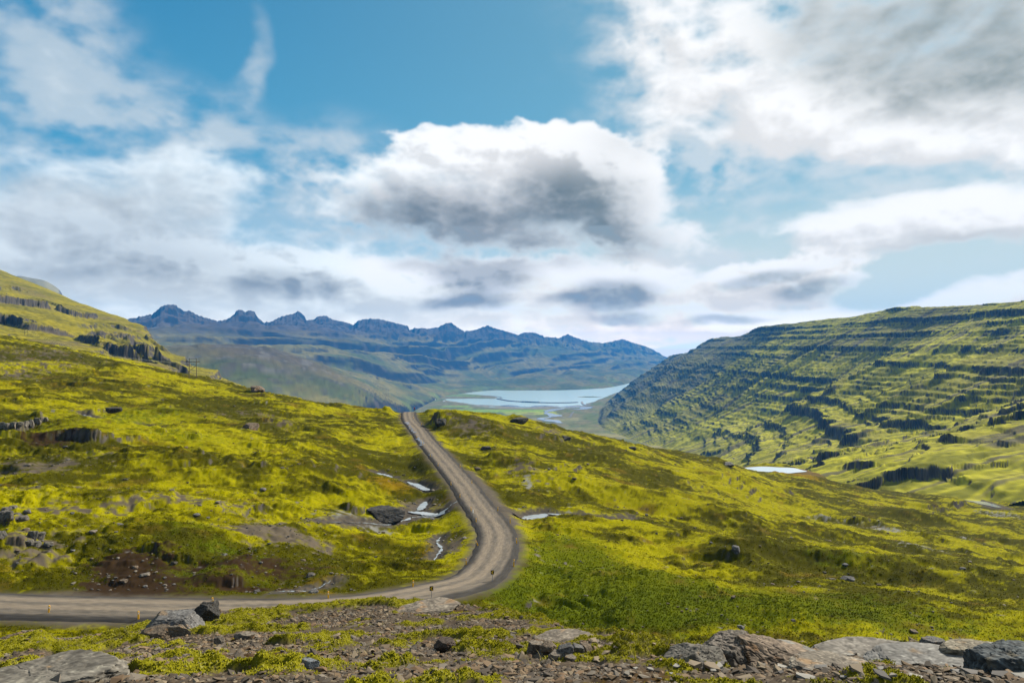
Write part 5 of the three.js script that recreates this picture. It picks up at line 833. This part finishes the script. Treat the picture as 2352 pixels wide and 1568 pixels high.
  for (let i = 0; i < 46; i++) { const t = r(), X = lerp(932, 992, t) + (r() - 0.5) * 10, Y = lerp(967, 1052, Math.pow(t, 1.1)) + (r() - 0.5) * 6; if (t > 0.62 && r() < 0.7) continue; const a = hit(X * S, Y * S, (x, z) => { const q = nearRoad(x, z); return q[0] < 98 ? q[1] + 0.05 : moorH(x, z); }, 60, 330), q = nearRoad(a[0], a[2]); if (Math.abs(q[0]) > 2.6) continue; const w = q[0], cy = lerp(0.10, -0.03, Math.min(1, Math.abs(w) / 3.5)) + 0.035; const sh = new THREE.Shape(); const rx = 0.25 + 0.5 * r(), rz = 0.6 + 1.8 * r(); for (let k = 0; k < 14; k++) { const an = k / 14 * 6.283, k2 = 0.7 + 0.5 * r(); sh[k ? 'lineTo' : 'moveTo'](Math.cos(an) * rx * k2, Math.sin(an) * rz * k2); } pud.push(new THREE.ShapeGeometry(sh).rotateX(-Math.PI / 2).rotateY(-0.18).translate(a[0], q[1] + cy, a[2])); }
  const m = new THREE.Mesh(mergeGeometries(pud), waterMat(0.1, [0.09, 0.085, 0.08])); m.name = 'puddles'; m.userData = { kind: 'stuff', label: 'thin silvery puddles on the road below the crest', category: 'puddles' }; scene.add(m);
}

// ------------------------------------------------------------------ power line
{
  const wood = mat(0.085, 0.068, 0.050, 0.9, 0.2), glass = mat(0.30, 0.32, 0.30, 0.4, 0.5), wireM = mat(0.45, 0.42, 0.33, 0.5, 0.6);
  function bar(a, b, r0, r1, n = 8) { const d = b.clone().sub(a), g = new THREE.CylinderGeometry(r1, r0, d.length(), n); g.applyQuaternion(new THREE.Quaternion().setFromUnitVectors(V(0, 1, 0), d.clone().normalize())); const c = a.clone().add(b).multiplyScalar(0.5); return g.translate(c.x, c.y, c.z); }
  function pylon(p, turn, hh, label) {
    const g = new THREE.Group(); g.position.set(...p); g.rotation.y = turn;
    for (const s of [-1, 1]) part(g, 'pole', bar(V(s * 1.65, -0.6, 0), V(s * 1.55, hh, 0), 0.16, 0.11), wood);
    part(g, 'crossarm', new THREE.BoxGeometry(6.2, 0.26, 0.2).translate(0, hh * 0.82, 0.14), wood);
    part(g, 'top_beam', new THREE.BoxGeometry(3.3, 0.14, 0.14).translate(0, hh * 0.985, 0), wood);
    part(g, 'brace', bar(V(-1.6, hh * 0.32, 0.12), V(1.5, hh * 0.64, 0.12), 0.09, 0.09), wood);
    for (const s of [-2.8, 0, 2.8]) { const ins = [...Array(5)].map((_, k) => new THREE.CylinderGeometry(0.12, 0.05, 0.09, 10).translate(s, hh * 0.82 - 0.25 - k * 0.13, 0.14)); part(g, 'insulator', mergeGeometries(ins), glass); }
    return put(g, 'power_pylon', label, 'pylon', 'wooden power line pylons');
  }
  const a = onMoor(443, 866), A = pylon([a[0], a[1], a[2]], 0.5, 9.4, 'wooden two-legged power pylon on the brow of the left slope');
  const bx = uOf(518 * S) * 468, b = [bx, EYE - (897 * S - HZ) / F * 468, -468], B = pylon([b[0], moorH(b[0], b[2]), b[2]], 0.5, EYE - (868 * S - HZ) / F * 468 - moorH(b[0], b[2]), 'second wooden pylon, mostly hidden behind the brow of the left slope');
  const c = hit(60 * S, 770 * S, hill0, 520, 1500), Cc = pylon([c[0], hillH(c[0], c[2]) - 0.5, c[2]], 0.6, 9.4, 'far wooden pylon high on the left hillside below the cliffs');
  const end = (P, s, hh) => V(s, hh * 0.82 - 0.9, 0.14).applyEuler(P.rotation).add(P.position);
  const w = (P, Q, h1, h2, s, label) => { const p = end(P, s, h1), q = end(Q, s, h2), pts = []; for (let i = 0; i <= 24; i++) { const t = i / 24, v = p.clone().lerp(q, t); v.y -= 4 * t * (1 - t) * Math.min(8, p.distanceTo(q) * 0.012); pts.push(v); } const g = new THREE.Mesh(new THREE.TubeGeometry(new THREE.CatmullRomCurve3(pts), 48, 0.035, 5), wireM); put(g, 'power_wire', label, 'wire', 'wires of the power line'); };
  ['nearest', 'middle', 'farthest'].forEach((t, i) => { w(A, Cc, 9.4, 9.4, [-2.8, 0, 2.8][i], t + ' of the three pale power wires running up the left hillside'); });
}

// ------------------------------------------------------------------ in the valley: river, causeway, roads, farms
{
  const onFloor = (px, py) => hit(px, py, floorH, 1300, 7500);
  function ribbon(name, pts, w, lift, material, kind) {
    const c = new THREE.CatmullRomCurve3(pts.map(([px, py]) => V(...onFloor(px, py))), false, 'centripetal'), P = c.getSpacedPoints(80), pos = [], idx = [];
    P.forEach((p, i) => { const q = P[Math.min(i + 1, 80)], o = P[Math.max(i - 1, 0)], tx = q.x - o.x, tz = q.z - o.z, l = Math.hypot(tx, tz), ww = typeof w === 'function' ? w(i / 80) : w, y = Math.max(floorH(p.x, p.z), 0) + lift; pos.push(p.x - tz / l * ww, y, p.z + tx / l * ww, p.x + tz / l * ww, y, p.z - tx / l * ww); });
    for (let i = 0; i < 80; i++) idx.push(i * 2, i * 2 + 2, i * 2 + 3, i * 2, i * 2 + 3, i * 2 + 1);
    const g = new THREE.BufferGeometry(); g.setAttribute('position', new THREE.BufferAttribute(new Float32Array(pos), 3)); g.setIndex(idx); g.computeVertexNormals(); const m = new THREE.Mesh(g, material); m.name = name; m.userData = { kind: 'structure' }; m.receiveShadow = true; scene.add(m);
  }
  const v = (cx, cy) => [(1700 + 0.2976 * cx) / 3.75, (1420 + 0.2976 * cy) / 3.75];
  ribbon('valley_river', [v(1700, 352), v(1600, 380), v(1430, 372), v(1280, 385), v(1170, 420), v(1240, 448), v(1285, 458), v(1210, 482), v(1090, 500), v(1190, 516), v(1290, 535), v(1350, 556)], (t) => 22 + 12 * Math.sin(t * 23) + 6 * Math.sin(t * 51), 1.4, waterMat(0.12, [0.18, 0.20, 0.21]));
  ribbon('tidal_channel', [v(640, 330), v(800, 345), v(980, 350), v(1150, 338), v(1320, 350), v(1480, 345), v(1640, 352), v(1740, 352)], (t) => 30 + 16 * Math.sin(t * 17), 0.9, waterMat(0.12, [0.20, 0.21, 0.22]));
  ribbon('valley_road', [v(-300, 448), v(0, 458), v(400, 476), v(800, 486), v(1150, 490), v(1420, 488), v(1490, 440), v(1520, 410)], 5, 1.2, mat(0.10, 0.095, 0.09, 0.9, 0.2));
  ribbon('coast_road', [v(0, 190), v(250, 203), v(560, 222), v(610, 246)], 6, 1.5, mat(0.09, 0.09, 0.085, 0.9, 0.2));
  ribbon('shore_road', [v(1620, 290), v(1640, 320), v(1700, 335), v(1780, 345)], 6, 2.5, mat(0.17, 0.16, 0.15, 0.9, 0.2));
  // the causeway: a low rock dam with a road on top
  { const pts = [v(560, 250), v(640, 266), v(720, 278), v(900, 290), v(1100, 298), v(1300, 301), v(1480, 299), v(1560, 294)].map(([px, py]) => { const D = EYE * F / (py - HZ); return V(uOf(px) * D, 0, -D); }), P = new THREE.CatmullRomCurve3(pts).getSpacedPoints(60), pos = [], idx = [];
    P.forEach((p, i) => { const q = P[Math.min(i + 1, 60)], o = P[Math.max(i - 1, 0)], tx = q.x - o.x, tz = q.z - o.z, l = Math.hypot(tx, tz); for (const [w, y] of [[-17, -3], [-6, 4.5], [6, 4.5], [17, -3]]) pos.push(p.x - tz / l * w, y, p.z + tx / l * w); });
    for (let i = 0; i < 60; i++) for (let e = 0; e < 3; e++) { const a = i * 4 + e; idx.push(a, a + 1, a + 5, a, a + 5, a + 4); }
    const g = new THREE.BufferGeometry(); g.setAttribute('position', new THREE.BufferAttribute(new Float32Array(pos), 3)); g.setIndex(idx); g.computeVertexNormals(); const m = new THREE.Mesh(g, mat(0.05, 0.048, 0.045, 0.95, 0.2, { side: THREE.DoubleSide })); put(m, 'causeway', 'low dark causeway curving across the head of the fjord', 'causeway');
    const b = new THREE.Group(); const bp = P[33], bq = P[35]; b.position.set(bp.x, 0, bp.z); b.rotation.y = -Math.atan2(bq.z - bp.z, bq.x - bp.x); const wm = mat(0.6, 0.6, 0.58, 0.7, 0.3); part(b, 'deck', new THREE.BoxGeometry(130, 2.2, 10).translate(0, 6.2, 0), wm); for (const s of [-45, -15, 15, 45]) part(b, 'pier', new THREE.BoxGeometry(5, 8, 9).translate(s, 1.2, 0), wm); part(b, 'railing', new THREE.BoxGeometry(130, 1.2, 0.4).translate(0, 7.8, 4.6), wm); put(b, 'bridge', 'small white bridge in the middle of the causeway', 'bridge'); }
  // farms
  const wallM = mat(0.72, 0.72, 0.70, 0.7, 0.3), roofs = [mat(0.30, 0.06, 0.04, 0.6, 0.3), mat(0.14, 0.15, 0.16, 0.6, 0.3), mat(0.55, 0.55, 0.53, 0.6, 0.3)];
  const farm = (px, py, w, d, h, turn, ri, label) => { const p = onFloor(px, py), g = new THREE.Group(); g.position.set(p[0], p[1] - 0.5, p[2]); g.rotation.y = turn; part(g, 'wall', new THREE.BoxGeometry(w, h, d).translate(0, h / 2, 0), wallM); const s = new THREE.Shape(); s.moveTo(-d / 2 - 0.4, 0); s.lineTo(0, d * 0.42); s.lineTo(d / 2 + 0.4, 0); s.closePath(); part(g, 'roof', new THREE.ExtrudeGeometry(s, { depth: w + 0.8, bevelEnabled: false }).rotateY(Math.PI / 2).translate(-w / 2 - 0.4, h + 0.01, 0), roofs[ri]); part(g, 'door', new THREE.BoxGeometry(2.2, 2.6, 0.2).translate(w * 0.2, 1.3, d / 2 + 0.06), roofs[1]); put(g, 'farmhouse', label, 'house', 'farm buildings in the valley'); };
  farm(496, 415.6, 26, 12, 6, 0.1, 2, 'tiny white barn beside the dark valley road, below the bright fields');
  farm(478.5, 415.4, 14, 9, 5, 0.3, 1, 'tiny farmhouse left of the white barn on the valley road');
  farm(431, 399.2, 18, 10, 6, 0.4, 0, 'tiny red-roofed farmhouse among the green fields left of the fjord');
  farm(434.5, 399.4, 14, 9, 5, -0.3, 1, 'tiny grey-roofed farmhouse right of the red-roofed one');
  farm(444, 401.2, 14, 9, 5, 0.2, 2, 'tiny white farmhouse on the fields nearest the fjord head');
}
renderer.render(scene, camera);
